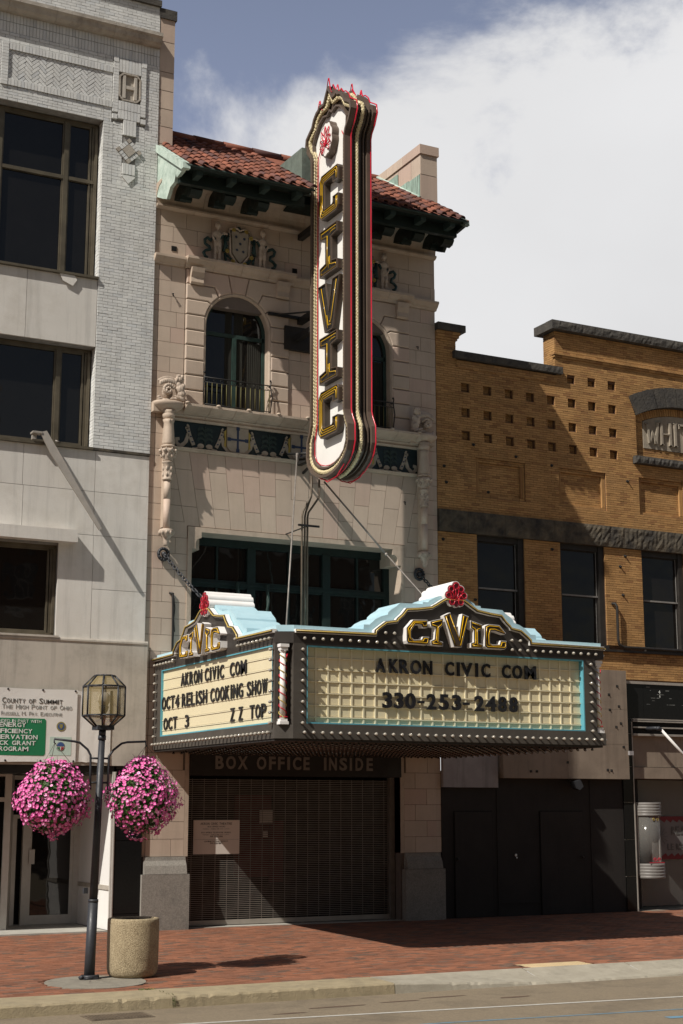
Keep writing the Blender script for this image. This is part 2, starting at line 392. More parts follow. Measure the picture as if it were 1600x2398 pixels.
def add_glyph(mb, ch, u0,u1,v0,v1,n0,n1,bold=.02):
    vs,fs,_,_=glyph(ch,bold); b=len(mb.v)
    for x,y,z in vs: mb.pt((u0+(u1-u0)*x, v0+(v1-v0)*y, n0+(n1-n0)*z))
    for f in fs: mb.face([b+i for i in f])
WID={' ':.45,'I':.34,'.':.3,',':.3,'-':.5,'1':.6,'M':1.2,'W':1.3,':':.3}
def add_text(mb, txt, u0,u1,v0,v1,n0,n1,bold=.02,caps=False,gap=.16):
    """a line of text fitted between u0 and u1; with caps, lower case letters are set as small capitals"""
    ws=[]
    for c in txt:
        w=WID.get(c.upper(),.85)
        if caps and c.islower(): w*=.82
        ws.append(w)
    tot=sum(ws)+gap*(len(txt)-1); x=u0; sc_=(u1-u0)/tot
    for c,w in zip(txt,ws):
        if c!=' ':
            h=(v1-v0)*(.8 if caps and c.islower() else 1)
            cc_=c.upper()
            if c in '.,': add_glyph(mb,c,x,x+w*sc_*.6,v0,v0+h*.14,n0,n1,bold)
            elif c=='-': add_glyph(mb,c,x,x+w*sc_,v0+h*.4,v0+h*.55,n0,n1,bold)
            else: add_glyph(mb,cc_,x,x+w*sc_,v0,v0+h,n0,n1,bold)
        x+=(w+gap)*sc_
# view test used to choose which pieces of a wall show largest in the photograph
FW=Vector((math.sin(YAW)*math.cos(PITCH),math.cos(YAW)*math.cos(PITCH),math.sin(PITCH))); RT=Vector((math.cos(YAW),-math.sin(YAW),0)); UPV=RT.cross(FW)
def inview(p):
    d=Vector(p)-CAM; z=d.dot(FW); return z>0 and abs(d.dot(RT)/z)<.232 and abs(d.dot(UPV)/z)<.345
def spans(x0,x1,z0,z1,holes):
    """free x spans of a course after cutting rectangular holes"""
    zc=(z0+z1)/2; cuts=sorted([(h[0],h[1]) for h in holes if h[2]<zc<h[3]]); res=[]; x=x0
    for a,b in cuts:
        if a>x+.01: res.append((x,min(a,x1)))
        x=max(x,b)
        if x>=x1: break
    if x<x1-.01: res.append((x,x1))
    return res
class Bricks:
    def __init__(s,name,mat): s.name=name; s.mat=mat; s.b=[]
    def field(s,x0,x1,z0,z1,y,h,l,holes=(),joint=.007,dep=.05,ax='x',phase=0):
        nrow=max(1,round((z1-z0)/h)); h=(z1-z0)/nrow
        for r in range(nrow):
            za=z0+r*h
            for a,b in spans(x0,x1,za,za+h,holes):
                off=(l/2 if (r+phase)%2 else 0)+ (R.random()*.03)
                x=a; first=True; k=math.floor((a-x0-off)/l)
                while x<b-.012:
                    nx=x0+off+(k+1)*l
                    while nx<=x+.02: k+=1; nx=x0+off+(k+1)*l
                    nx=min(nx,b)
                    if b-nx<.025: nx=b
                    j=R.uniform(-.0025,.0025)
                    s.b.append((x+joint/2,nx-joint/2,za+joint/2,za+h-joint/2,y+j,dep,ax)); x=nx; k+=1
    def upright(s,x0,x1,z0,z1,y,w,joint=.007,dep=.05):
        n=max(1,round((x1-x0)/w)); w=(x1-x0)/n
        for i in range(n): s.b.append((x0+i*w+joint/2,x0+(i+1)*w-joint/2,z0+joint/2,z1-joint/2,y+R.uniform(-.002,.002),dep,'x'))
    def build(s,parent,limit=300,extra=None):
        def c3(b): return Vector(((b[0]+b[1])/2,b[4],(b[2]+b[3])/2)) if b[6]=='x' else Vector((b[4],(b[0]+b[1])/2,(b[2]+b[3])/2))
        def key(b):
            p=c3(b); d=(p-CAM).length; return (0 if inview(p) else 1, -((b[1]-b[0])*(b[3]-b[2]))/d**2)
        s.b.sort(key=key); cache={}
        for b in s.b[:limit]:
            w=round(b[1]-b[0],3); h=round(b[3]-b[2],3); kk=(w,h,b[5],b[6])
            if kk not in cache:
                m=MB()
                if b[6]=='x': m.box(-w/2,w/2,0,b[5],-h/2,h/2)
                else: m.box(0,b[5],-w/2,w/2,-h/2,h/2)
                cache[kk]=m.mesh(s.name,s.mat,(0,0,0))
            place(s.name,cache[kk],c3(b),parent)
        rest=s.b[limit:]
        if rest:
            m=MB()
            for b in rest:
                if b[6]=='x': m.box(b[0],b[1],b[4],b[4]+b[5],b[2],b[3])
                else: m.box(b[4],b[4]+b[5],b[0],b[1],b[2],b[3])
            part(s.name+'work',m,s.mat,parent,kind='stuff')
def holed(mb,x0,x1,z0,z1,y0,y1,holes):
    """wall slab with rectangular openings"""
    xs=sorted({x0,x1,*[min(max(h[0],x0),x1) for h in holes],*[min(max(h[1],x0),x1) for h in holes]})
    zs=sorted({z0,z1,*[min(max(h[2],z0),z1) for h in holes],*[min(max(h[3],z0),z1) for h in holes]})
    for a,b in zip(zs,zs[1:]):
        run=None
        for c,d in zip(xs,xs[1:]):
            inside=any(h[0]<(c+d)/2<h[1] and h[2]<(a+b)/2<h[3] for h in holes)
            if not inside: run=(run[0],d) if run else (c,d)
            if inside and run: mb.box(run[0],run[1],y0,y1,a,b); run=None
        if run: mb.box(run[0],run[1],y0,y1,a,b)
    return mb
def gz(y): return .05+.02*y            # the pavement falls gently from the buildings to the kerb
# ================================================================ ground
m=MB(); m.box(-60,80,-60,-8.15,-.75,-.25); road=struct('road',m,'asphalt')
m=MB()
m.poly([(-60,-7.4,gz(-7.4)-.03),(80,-7.4,gz(-7.4)-.03),(80,2.6,gz(2.6)-.03),(-60,2.6,gz(2.6)-.03)])
m.box(-60,80,2.6,40,-.8,-.02)
sidewalk=struct('sidewalk',m,'paver_sand')
def strip(name,mat,pts,w,z,parent):
    m=MB(); P=band(pts,w/2); m.poly([(p[0],p[1],z) for p in P]); return part(name,m,mat,parent)
strip('white_line','road_paint',[(-9,-9.1),(-1.95,-9.66),(4.0,-10.2),(16,-11.3)],.085,-.246,road)
strip('blue_line','road_blue',[(-3,-10.75),(-.03,-10.9),(2.03,-11.1),(6,-11.45)],.05,-.246,road)
strip('blue_mark','road_blue',[(2.5,-11.74),(4.2,-11.9)],.14,-.246,road)
for (x,y,a,b) in ((-.6,-9.0,.5,.05),(.4,-8.9,.35,.04),(2.0,-9.2,.3,.05),(-1.4,-9.3,.25,.04),(1.1,-8.75,.45,.035)):
    m=MB(); m.poly([(x+a*math.cos(t)*R.uniform(.7,1.1),y+b*math.sin(t)*R.uniform(.7,1.2),-.2462) for t in [i*math.pi/7 for i in range(14)]]); part('tar_stain',m,'paver_sand',road)
# pavers: individual bricks, nearest ones as parts
PL,PW=.205,.102
pav=[]
row=0; y=-7.395
while y<-.02:
    x=-8.0+(PL/2 if row%2 else 0)
    while x<17.0:
        cx,cy=x+PL/2,y+PW/2
        inplate=((cx+2.98)/.69)**2+((cy+6.42)/.66)**2<1
        intact=3.45<cx<4.62 and cy<-7.0
        if not inplate and not intact: pav.append((cx,cy))
        x+=PL
    y+=PW; row+=1
m=MB(); hx,hy=PL/2-.003,PW/2-.003
m.v=[(-hx,-hy,-.05-.02*hy),(hx,-hy,-.05-.02*hy),(hx,hy,-.05+.02*hy),(-hx,hy,-.05+.02*hy),(-hx,-hy,-.02*hy),(hx,-hy,-.02*hy),(hx,hy,.02*hy),(-hx,hy,.02*hy)]
for q in ((4,5,6,7),(0,1,5,4),(1,2,6,5),(2,3,7,6),(3,0,4,7)): m.face(q)
pm=m.mesh('paver','paver',(0,0,0))
pav.sort(key=lambda p:(0 if inview((p[0],p[1],-.08)) else 1,(Vector((p[0],p[1],0))-CAM).length))
for p in pav[:300]: place('paver',pm,(p[0],p[1],gz(p[1])+R.uniform(-.002,.002)),sidewalk)
m=MB()
for cx,cy in pav[300:]:
    z=gz(cy)+R.uniform(-.0022,.0022); t1,t2=R.uniform(-.0012,.0012),R.uniform(-.0012,.0012); b=len(m.v)
    m.v+= [(cx-hx,cy-hy,z-.05),(cx+hx,cy-hy,z-.05),(cx+hx,cy+hy,z-.05),(cx-hx,cy+hy,z-.05),(cx-hx,cy-hy,z-.02*hy+t1),(cx+hx,cy-hy,z-.02*hy+t2),(cx+hx,cy+hy,z+.02*hy-t1),(cx-hx,cy+hy,z+.02*hy-t2)]
    for q in ((4,5,6,7),(0,1,5,4),(1,2,6,5),(2,3,7,6),(3,0,4,7)): m.face([b+i for i in q])
part('pavers',m,'paver',sidewalk,kind='stuff')
# round concrete collar of the lamp, tactile slab
m=MB(); P=[(-2.98+.69*math.cos(t),-6.42+.66*math.sin(t)) for t in [i*2*math.pi/40 for i in range(40)]]
A=m.pts([(x,y,gz(y)+.004) for x,y in P]); B=m.pts([(x,y,gz(y)-.06) for x,y in P]); m.face(A)
for i in range(40): m.face((A[i],A[(i+1)%40],B[(i+1)%40],B[i]))
part('concrete_collar',m,'concrete_plate',sidewalk)
for a in (200,250,300,340,20,160):
    m=MB(); c,s_=math.cos(rad(a)),math.sin(rad(a)); m.poly([(-2.98+c*.1-s_*.006,-6.2+s_*.1+c*.006,gz(-6.2+s_*.1)+.0075),(-2.98+c*.1+s_*.006,-6.2+s_*.1-c*.006,gz(-6.2+s_*.1)+.0075),(-2.98+c*.42,-6.2+s_*.42,gz(-6.2+s_*.42)+.0075)]); part('crack',m,'joint',sidewalk)
m=MB(); m.poly([(3.45,-7.4,gz(-7.4)),(4.62,-7.4,gz(-7.4)),(4.62,-7.0,gz(-7.0)),(3.45,-7.0,gz(-7.0))])
for i in range(19):
    for j in range(6): m.lathe(3.51+i*.059,-7.37+j*.062,[(.02,gz(-7.37+j*.062)-.002),(.012,gz(-7.37+j*.062)+.007)],6)
solo('tactile_slab',m,'tactile','beige tactile warning slab with raised dots set in the brick pavement at the kerb ramp','tactile slab')
# kerb stones with chipped arrises; kerb drops to a ramp on the right
kerb=place('kerb',None,(0,-7.8,-.1),None,kind='structure')
def kerbstone(x0,x1,zt0,zt1,mat='concrete_kerb'):
    m=MB(); n=max(4,int((x1-x0)/.06)); rows=[]
    for i in range(n+1):
        t=i/n; x=x0+(x1-x0)*t; zt=zt0+(zt1-zt0)*t; c=max(0,R.gauss(.006,.012)) if R.random()<.5 else 0.002
        c=min(c,.03); fz=min(zt-.255,.0)
        zi=gz(-7.402)+.001; rows.append(m.pts([(x,-7.402,zi),(x,-7.75,zt+.006+(zi-zt)*.35),(x,-8.13+c,zt),(x,-8.15+R.uniform(0,.006),zt-.02-c),(x,-8.165,-.27)]))
    for A,B in zip(rows,rows[1:]):
        for q in range(4): m.face((A[q],B[q],B[q+1],A[q+1]))
    m.face(rows[0]); m.face(rows[-1][::-1]); return part('kerb_stone',m,mat,kerb)
xs=[-14,-10.9,-7.85,-5.55,-2.51,.72]
for a,b in zip(xs,xs[1:]): kerbstone(a+.006,b-.006,-.108,-.108)
kerbstone(.732,3.3,-.108,-.222,'kerb_pale'); kerbstone(3.31,5.2,-.222,-.222,'kerb_pale'); kerbstone(5.21,7.4,-.222,-.112,'kerb_pale')
kerbstone(7.41,10.4,-.108,-.108); kerbstone(10.41,14,-.108,-.108); kerbstone(14.01,18,-.108,-.108)
m=MB()
for i in range(70):
    x=-2.51+R.gauss(0,.012); z=R.uniform(-.24,-.11); y=-8.17+R.uniform(-.01,.01) if R.random()<.6 else R.uniform(-8.15,-7.5)
    if y>-8.14: z=-.105
    a=R.uniform(0,6.28); l=R.uniform(.012,.035); m.poly([(x,y,z),(x+l*math.cos(a),y+l*.4*math.sin(a),z+l),(x+l*.5*math.cos(a+.6),y-.008,z+l*.5)])
for i in range(40):
    x=-2.62+R.gauss(0,.07); a=R.uniform(0,6.28); l=R.uniform(.015,.04); y=-7.42+R.uniform(-.02,.02); m.poly([(x,y,-.1),(x+l*math.cos(a),y+l*math.sin(a),-.1+l*.8),(x+l*.5,y,-.095)])
solo('kerb_weeds',m,'weed','small green weeds growing in the joint between two kerb stones below the concrete bin','weeds')['kind']='stuff'
# street drain
dr=thing('storm_drain',(-3.4,-8.6,-.25),'rusty iron storm drain grating set in the road against the kerb left of the bin','drain')
m=MB(); m.box(-3.8,-3.0,-8.84,-8.80,-.262,-.244); m.box(-3.8,-3.0,-8.40,-8.36,-.262,-.244); m.box(-3.8,-3.76,-8.8,-8.4,-.262,-.244); m.box(-3.04,-3.0,-8.8,-8.4,-.262,-.244); m.box(-3.42,-3.38,-8.8,-8.4,-.262,-.244); part('grating_frame',m,'conduit_tan',dr)
m=MB(); m.box(-3.76,-3.04,-8.8,-8.4,-.2495,-.2485); part('drain_opening',m,'interior_black',dr)
gm=None
for i in range(18):
    x=-3.74+i*.0405
    if gm is None: q=MB(); q.box(-.008,.008,-.2,.2,-.006,.006); gm=q.mesh('grating_bar','conduit_tan',(0,0,0))
    place('grating_bar',gm,(x,-8.6,-.244),dr)
# ================================================================ white brick building (left)
wb=thing('white_brick_building',(-2.5,0,0),'painted white brick building at left with herringbone panel and letter H medallion','building')
YF=-.045
wins=[(-5.2,-1.27,12.38,15.68),(-5.2,-1.27,8.98,10.97)]
B=Bricks('brick','white_brick')
Hh,Hl=.0625,.198
B.field(-1.27,-.12,8.98,15.68,YF,Hh,Hl,[(-1.07,-.4,14.42,15.76)])
B.field(-5.2,-1.27,15.68,15.98,YF,Hh,Hl)
B.field(-1.27,-.12,15.68,17.10,YF,Hh,Hl,[(-1.11,-.40,15.7,17.12)],phase=1)
B.field(-5.2,-1.27,16.9,17.10,YF,Hh,Hl); B.field(-5.2,-3.36,15.98,16.9,YF,Hh,Hl); 
B.upright(-3.22,-1.11,15.985,16.13,YF-.022,.066); B.upright(-3.22,-1.11,16.735,16.885,YF-.022,.066)
for i in range(14): B.b.append((-3.355,-3.225,15.985+i*.0645,15.985+i*.0645+.058,YF-.03,.08,'x'))
B.upright(-5.2,-.12,17.105,17.32,YF+.012,.066); B.upright(-5.2,-.12,17.325,17.50,YF+.012,.066)
B.field(-5.2,-.13,17.80,18.43,YF+.012,Hh,Hl)
# medallion border, stem and point of upright bricks
for i in range(20):
    z=15.78+i*.066
    if 15.86<z<16.99:
        B.b.append((-1.10,-.99,z,z+.06,YF-.03,.08,'x')); B.b.append((-.515,-.41,z,z+.06,YF-.03,.08,'x'))
B.upright(-.985,-.52,15.78,15.97,YF-.03,.066,dep=.08); B.upright(-.985,-.52,15.975,16.165,YF-.03,.066,dep=.08); B.upright(-.985,-.52,16.79,17.08,YF-.03,.066,dep=.08)
for x in (-1.10,-.505):
    for z in (15.76,16.99): B.b.append((x,x+.1,z,z+.1,YF-.035,.08,'x'))
B.upright(-.865,-.595,15.45,15.775,YF-.03,.066,dep=.08)
B.upright(-.865,-.595,14.62,14.85,YF-.03,.066,dep=.08)
# courses beside the stem
B.field(-1.07,-.87,14.42,15.70,YF,Hh,Hl,phase=1); B.field(-.59,-.4,14.42,15.70,YF,Hh,Hl); B.field(-.87,-.59,14.42,14.60,YF,Hh,Hl)
# right jambs of the two brick framed windows
B.field(YF+.055,.22,12.38,15.68,-1.27,Hh,Hl,ax='y',dep=.05); B.field(YF+.055,.22,8.98,10.97,-1.27,Hh,Hl,ax='y',dep=.05)
B.build(wb)
m=MB(); m.box(-1.225,-.12,YF+.012,.5,8.98,15.68); holed(m,-5.2,-.12,15.68,18.43,YF+.026,.5,[]); m.box(-5.2,-1.225,.34,.5,8.98,15.68); m.box(-5.2,-.12,.5,9,3,18.4)
part('backing_wall',m,'white_mortar',wb)
# herringbone field
w_,l_=.066,.198; pc=MB(); hb=[]
def clip(poly,x0,x1,z0,z1):
    for ax,lim,sg in ((0,x0,1),(0,x1,-1),(1,z0,1),(1,z1,-1)):
        out_=[]
        for i in range(len(poly)):
            a,b=poly[i-1],poly[i]; ia=(a[ax]-lim)*sg>=0; ib=(b[ax]-lim)*sg>=0
            if ia!=ib:
                t=(lim-a[ax])/(b[ax]-a[ax]); out_.append((a[0]+(b[0]-a[0])*t,a[1]+(b[1]-a[1])*t))
            if ib: out_.append(b)
        poly=out_
        if len(poly)<3: return None
    return poly
j_=.004; c45=math.cos(rad(45))
for a in range(-60,60):
    for b in range(-30,30):
        ox,oz=a*w_+b*l_,a*w_-b*l_
        for (x0,z0,x1,z1) in ((ox,oz,ox+l_,oz+w_),(ox+l_,oz+w_-l_,ox+l_+w_,oz+w_)):
            P=[((x-z)*c45-2.16,(x+z)*c45+16.43) for x,z in ((x0+j_,z0+j_),(x1-j_,z0+j_),(x1-j_,z1-j_),(x0+j_,z1-j_))]
            if max(p[0] for p in P)<-3.22 or min(p[0] for p in P)>-1.11 or max(p[1] for p in P)<16.14 or min(p[1] for p in P)>16.73: continue
            P=clip(P,-3.22,-1.115,16.135,16.73)
            if P and len(P)>=3: hb.append(P)
for P in hb[:240]:
    m=MB(); m.prism(P,1,YF+.004+R.uniform(-.003,.003),YF+.06); part('herringbone_brick',m,'white_brick',wb)
# medallion with the letter H
m=MB(); o8=[(-.90,16.18),(-.60,16.18),(-.515,16.27),(-.515,16.70),(-.60,16.785),(-.90,16.785),(-.985,16.70),(-.985,16.27)]
m.ring(o8,offset(o8,.035),1,YF-.035,YF+.03); part('medallion_rim',m,'stone_ledge',wb)
m=MB(); m.prism(offset(o8,.03),1,YF+.015,YF+.05); md=part('medallion',m,'stone_ledge',wb)
m=MB(); m.box(-.90,-.84,YF-.03,YF+.02,16.24,16.73); m.box(-.66,-.60,YF-.03,YF+.02,16.24,16.73); m.box(-.84,-.66,YF-.025,YF+.02,16.45,16.52); part('letter_h',m,'facade_band',md)
m=MB(); m.prism([(-.865,14.60),(-.865,14.57),(-.73,14.43),(-.595,14.57),(-.595,14.60)],1,YF-.03,YF+.05); part('pendant_point',m,'white_brick',wb)
# diamond
for k,(P,mt) in enumerate(()): pass
def rot45(cx,cz,x0,x1,z0,z1): return [(cx+(x-z)*c45,cz+(x+z)*c45) for x,z in ((x0,z0),(x1,z0),(x1,z1),(x0,z1))]
cx,cz=-.735,15.125
m=MB(); m.prism(rot45(cx,cz,-.10,.10,-.10,.10),1,YF-.045,YF+.03); part('diamond_stone',m,'stone_ledge',wb)
for sx,sz in ((-1,-1),(1,-1),(1,1),(-1,1)):
    m=MB(); m.prism(rot45(cx,cz,min(sx*.11,sx*.19),max(sx*.11,sx*.19),min(sz*.11,sz*.19),max(sz*.11,sz*.19)),1,YF-.04,YF+.03); part('diamond_corner',m,'stone_ledge',wb)
for a,b in ((0,1),(0,-1),(1,0),(-1,0)):
    for i in range(3):
        t0=-.10+i*.068; q=(t0,t0+.06)
        r=(q[0],q[1],min(b*.11,b*.19),max(b*.11,b*.19)) if a==0 else (min(a*.11,a*.19),max(a*.11,a*.19),q[0],q[1])
        m=MB(); m.prism(rot45(cx,cz,*r),1,YF-.035,YF+.03); part('diamond_brick',m,'white_brick',wb)
# cornice, copings
for a,b in ((-5.2,-3.3),(-3.295,-2.35),(-2.345,-1.15),(-1.145,-.14)):
    m=MB(); m.prism([(YF+.03,17.50),(YF-.10,17.50),(YF-.16,17.545),(YF-.19,17.62),(YF-.235,17.66),(YF-.235,17.735),(YF+.03,17.80)],0,a,b); part('cornice_stone',m,'stone_ledge',wb)
m=MB(); m.box(-5.2,-.12,YF-.05,.6,18.43,18.56); part('coping',m,'dark_stone',wb)
m=MB(); m.box(-1.27,-.12,YF-.012,.1,8.93,8.978); part('rough_ledge',m,'rough_stone',wb)
# facade panels
def panel(x0,x1,z0,z1,y=-.03,mat='facade_panel'):
    m=MB(); m.box(x0+.004,x1-.004,y,y+.06,z0+.004,z1-.004); part('facade_panel',m,mat,wb)
for a,b in ((-5.2,-4.12),(-4.12,-2.66),(-2.66,-1.275)): panel(a,b,10.98,12.34,-.025)
for z0,z1,xx in ((8.13,8.925,(-5.2,-3.98,-2.59,-1.2,-.12)),(7.29,8.13,(-5.2,-3.98,-2.57,-1.2,-.12))):
    for a,b in zip(xx,xx[1:]): panel(a,b,z0,z1)
panel(-1.19,-.12,6.27,7.29); panel(-1.19,-.12,5.33,6.27); panel(-1.86,-1.19,5.33,7.29)
m=MB(); m.box(-5.2,-.125,.0,.03,7.3,8.95); m.box(-1.86,-.125,.0,.03,5.3,7.3); m.box(-5.2,-1.26,.02,.34,10.97,12.38); m.box(-5.2,-1.26,.03,.34,7.06,8.98); m.box(-1.85,-.12,.03,.5,5.3,8.98); m.box(-5.2,-1.85,.3,.5,5.3,7.06); part('panel_backing',m,'white_mortar',wb)
m=MB(); m.prism([(.5,5.33),(-.10,5.33),(-.115,5.30),(-.115,5.27),(-.10,5.25),(-.10,3.01),(.5,3.01)],0,-5.2,-.085); part('fascia_band',m,'facade_band',wb)
m=MB(); m.box(-5.2,-1.56,-.26,-.03,7.09,7.32); part('window_hood',m,'facade_panel',wb)
# windows
def winframe(x0,x1,z0,z1,mull,trans,y=.2,sub=()):
    f=MB(); t=.055
    f.box(x0,x1,y,y+.1,z0,z0+t); f.box(x0,x1,y,y+.1,z1-t,z1); f.box(x1-t,x1,y-.02,y+.1,z0+t,z1-t); f.box(x1-t-.05,x1-t,y+.02,y+.1,z0+t,z1-t)
    for mx_ in mull: f.box(mx_-.045,mx_+.045,y-.012,y+.1,z0+t,z1-t)
    w=part('window',f,'bronze_frame',wb)
    for tz in trans:
        q=MB(); q.box(x0,x1-t,y-.004,y+.1,tz-.035,tz+.035); part('transom',q,'bronze_frame',w)
    xs_=[x0]+list(mull)+[x1-t-.03]; zs_=[z0+t]+list(trans)+[z1-t]
    for a,b in zip(xs_,xs_[1:]):
        for c,d in zip(zs_,zs_[1:]):
            q=MB(); q.box(a+.05,b-.0,y+.05,y+.055,c+.02,d-.02); part('pane',q,'pane',w)
            q=MB(); q.ring([(a+.04,c),(b-.04,c),(b-.04,d),(a+.04,d)],[(a+.075,c+.045),(b-.075,c+.045),(b-.075,d-.045),(a+.075,d-.045)],1,y+.012,y+.05); part('sash',q,'bronze_frame',w)
    return w
winframe(-5.2,-1.30,12.39,15.66,(-3.25,-1.93),(14.43,)); winframe(-5.2,-1.30,8.99,10.96,(-3.3,-1.93),()); winframe(-5.2,-1.86,5.36,7.06,(-3.6,),(),.1)
m=MB(); m.box(-5.2,-1.27,YF-.05,.22,12.34,12.385); part('window_sill',m,'bronze_frame',wb)
m=MB(); m.box(-5.2,-1.27,YF-.05,.22,8.925,8.975); part('window_sill',m,'bronze_frame',wb)
m=MB(); m.box(-5.2,-1.82,-.13,.12,5.315,5.352); part('window_sill',m,'facade_band',wb)
m=MB(); m.prism([(-2.05,12.335),(-1.75,12.335),(-1.70,12.25),(-1.78,12.12),(-1.98,12.2)],1,-.075,-.071); part('bent_flashing',m,'facade_panel',wb)
# ground floor: recessed entrance
m=MB(); m.box(-5.2,-.66,-.06,.3,2.86,3.008); m.box(-5.2,-.66,.3,2.4,2.86,3.1); part('soffit_beam',m,'dark_metal',wb)
m=MB(); m.box(-5.2,-.70,-.05,2.2,-.1,.075); part('entrance_floor',m,'concrete_light',wb)
m=MB(); m.box(-5.2,-.5,2.2,2.4,0,3); part('entrance_wall',m,'dark_metal',wb)
m=MB(); m.prism([(-2.32,.9),(-1.98,1.9),(-2.05,2.0),(-2.42,.95)],2,.07,2.86); part('entrance_pier',m,'aluminium',wb)
dw=MB(); y=1.9
dw.box(-1.98,-.5,y,y+.08,2.05,2.12); dw.box(-1.98,-.5,y,y+.08,2.78,2.86); dw.box(-1.78,-1.66,y-.02,y+.08,.075,2.05); dw.box(-.78,-.66,y-.02,y+.08,.075,2.05)
dw.box(-1.98,-1.9,y,y+.08,.075,2.05); door_frame=part('door_frame',dw,'silver_paint',wb)
d=MB(); d.box(-1.66,-.78,y,y+.05,.08,.25); d.box(-1.66,-1.6,y,y+.05,.25,2.05); d.box(-.84,-.78,y,y+.05,.25,2.05); door=part('door',d,'silver_paint',wb)
q=MB(); q.box(-1.6,-.84,y+.02,y+.028,.25,2.05); part('pane',q,'pane',door)
q=MB(); q.box(-1.66,-1.55,y-.05,y,1.2,1.47); part('lock_plate',q,'silver_paint',door)
q=MB(); q.box(-1.9,-.5,y+.03,y+.036,2.12,2.78); part('pane',q,'pane',door_frame)
q=MB(); q.box(-.66,-.5,y+.03,y+.036,.85,2.05); part('pane',q,'pane',door_frame)
q=MB(); q.box(-.66,-.5,y,y+.06,.075,.85); part('lower_panel',q,'grey_panel',door_frame)
sf=MB(); y=.9
sf.box(-5.2,-2.3,y,y+.08,2.82,2.86); sf.box(-5.2,-2.3,y,y+.08,2.36,2.44); sf.box(-2.42,-2.3,y-.01,y+.08,.075,2.86); sf.box(-2.62,-2.56,y,y+.08,.075,2.36); sf.box(-5.2,-2.62,y,y+.08,.075,.2); sfo=part('shop_window',sf,'silver_paint',wb)
q=MB(); q.box(-5.2,-2.42,y+.03,y+.036,2.44,2.82); part('pane',q,'pane',sfo); q=MB(); q.box(-5.2,-2.62,y+.03,y+.036,.2,2.36); part('pane',q,'pane',sfo); q=MB(); q.box(-2.56,-2.42,y+.03,y+.036,.075,2.36); part('pane',q,'pane',sfo)
for i in range(26):
    q=MB(); q.box(-4.3+i*.065,-4.3+i*.065+.045,y+.012,y+.02,.25,2.3)
    if i==0: bl=q.mesh('blind_slat','grey_panel',q.centre()); bc=q.centre()
    place('blind_slat',bl,bc+Vector((i*.065,.005,0)),sfo)
# white display return on the right of the entrance
m=MB(); m.box(-.66,-.60,-.03,1.9,.86,2.86); part('display_panel',m,'display_white',wb)
m=MB(); m.box(-.68,-.60,-.03,1.9,.78,.86); part('display_rail',m,'stone_ledge',wb)
m=MB(); m.box(-.66,-.60,-.03,1.9,.075,.78); part('display_base',m,'display_white',wb)
m=MB(); m.box(-.69,-.62,-.075,-.03,.05,2.9); m.box(-.655,-.635,-.085,-.075,.05,2.9); part('corner_post',m,'silver_paint',wb)
for z0,z1 in ((.05,.36),(.365,1.66),(1.665,2.95)):
    m=MB(); m.box(-.618,-.09,-.07,.4,z0,z1-.004); part('granite_slab',m,'black_granite',wb)
m=MB(); m.box(-.62,-.09,-.06,.4,2.95,3.008); part('granite_head',m,'dark_metal',wb)
# hanging metal bar on its bracket
tb=thing('tilted_metal_bar',(-2.45,-.1,9.1),'grey folded metal bar hanging askew below the middle window of the white building','metal bar')
m=MB(); A=Vector((-2.33,-.14,9.13)); Bp=Vector((-1.18,-.36,7.34)); dv=(Bp-A).normalized(); sx=dv.cross(Vector((0,1,0))).normalized()*.052
w0,w1=.035,.085
pp=[A-sx*.2,A+sx*1.3+Vector((.06,0,.0)),A+dv*.45+sx*2.0,Bp+sx*.55,Bp-sx*.6,A+dv*.45-sx*1.0]
f0=m.pts([p+Vector((0,-.06,0)) for p in pp]); f1=m.pts([p+Vector((0,-.02,0)) for p in pp]); m.face(f0); m.face(f1[::-1])
for i in range(6): m.face((f0[i],f0[(i+1)%6],f1[(i+1)%6],f1[i]))
part('bar',m,'aluminium',tb)
m=MB(); m.box(-2.48,-2.3,-.22,-.03,9.10,9.135); m.box(-2.46,-2.38,-.12,-.03,9.0,9.1); part('bracket',m,'aluminium',tb)
m=MB(); m.tube([(-2.0,-.05,9.03),(-1.94,-.09,9.0)],.018); part('bolt',m,'steel_grey',tb)
# wall banners
def cloth(x0,x1,z0,z1,y,amp,seed):
    m=MB(); nx,nz=46,22; rr=random.Random(seed); ph=[rr.uniform(0,6) for _ in range(6)]; g=[]
    for j in range(nz+1):
        v=j/nz; r=[]
        for i in range(nx+1):
            u=i/nx; e=abs(v-.5)*2; d=amp*(e**3*(.5+.5*math.sin(u*21+ph[0]))+.25*math.sin(u*9+v*5+ph[1])+.2*math.sin(v*13-u*4+ph[2]))
            sag=.012*abs(math.sin(u*math.pi*3.2))*e**4
            r.append(m.pt((x0+(x1-x0)*u,y-abs(d),z0+(z1-z0)*v-(sag if v>.5 else -sag))))
        g.append(r)
    m.smooth=True
    for a,b in zip(g,g[1:]):
        for i in range(nx): m.face((a[i],a[i+1],b[i+1],b[i]))
    return m
bn=thing('project_banner',(-3,-.13,3.06),'white vinyl county banner with green panel and two round seals','banner')
part('vinyl_sheet',cloth(-5.1,-1.43,3.05,4.37,-.1442,.0035,3),'banner_vinyl',bn)
yb=-.1488
m=MB(); m.prism([(-4.6,3.17),(-2.03,3.17),(-2.0,3.2),(-2.0,3.80),(-2.03,3.83),(-4.6,3.83)],1,yb,yb+.004); gp=part('green_panel',m,'banner_green',bn)
m=MB(WALL)
add_text(m,'County of Summit',-2.82,-1.71,4.10,4.195,-yb,-yb+.003,.004,True); part('heading',m,'print_dark',bn)
m=MB(WALL); add_text(m,'The High Point of Ohio',-2.82,-1.53,4.0,4.08,-yb,-yb+.003,-.004,True); part('heading',m,'print_grey',bn)
m=MB(WALL); add_text(m,'Russell M. Pry. Executive',-2.83,-1.71,3.885,3.95,-yb,-yb+.003,-.010,True); part('heading',m,'print_grey',bn)
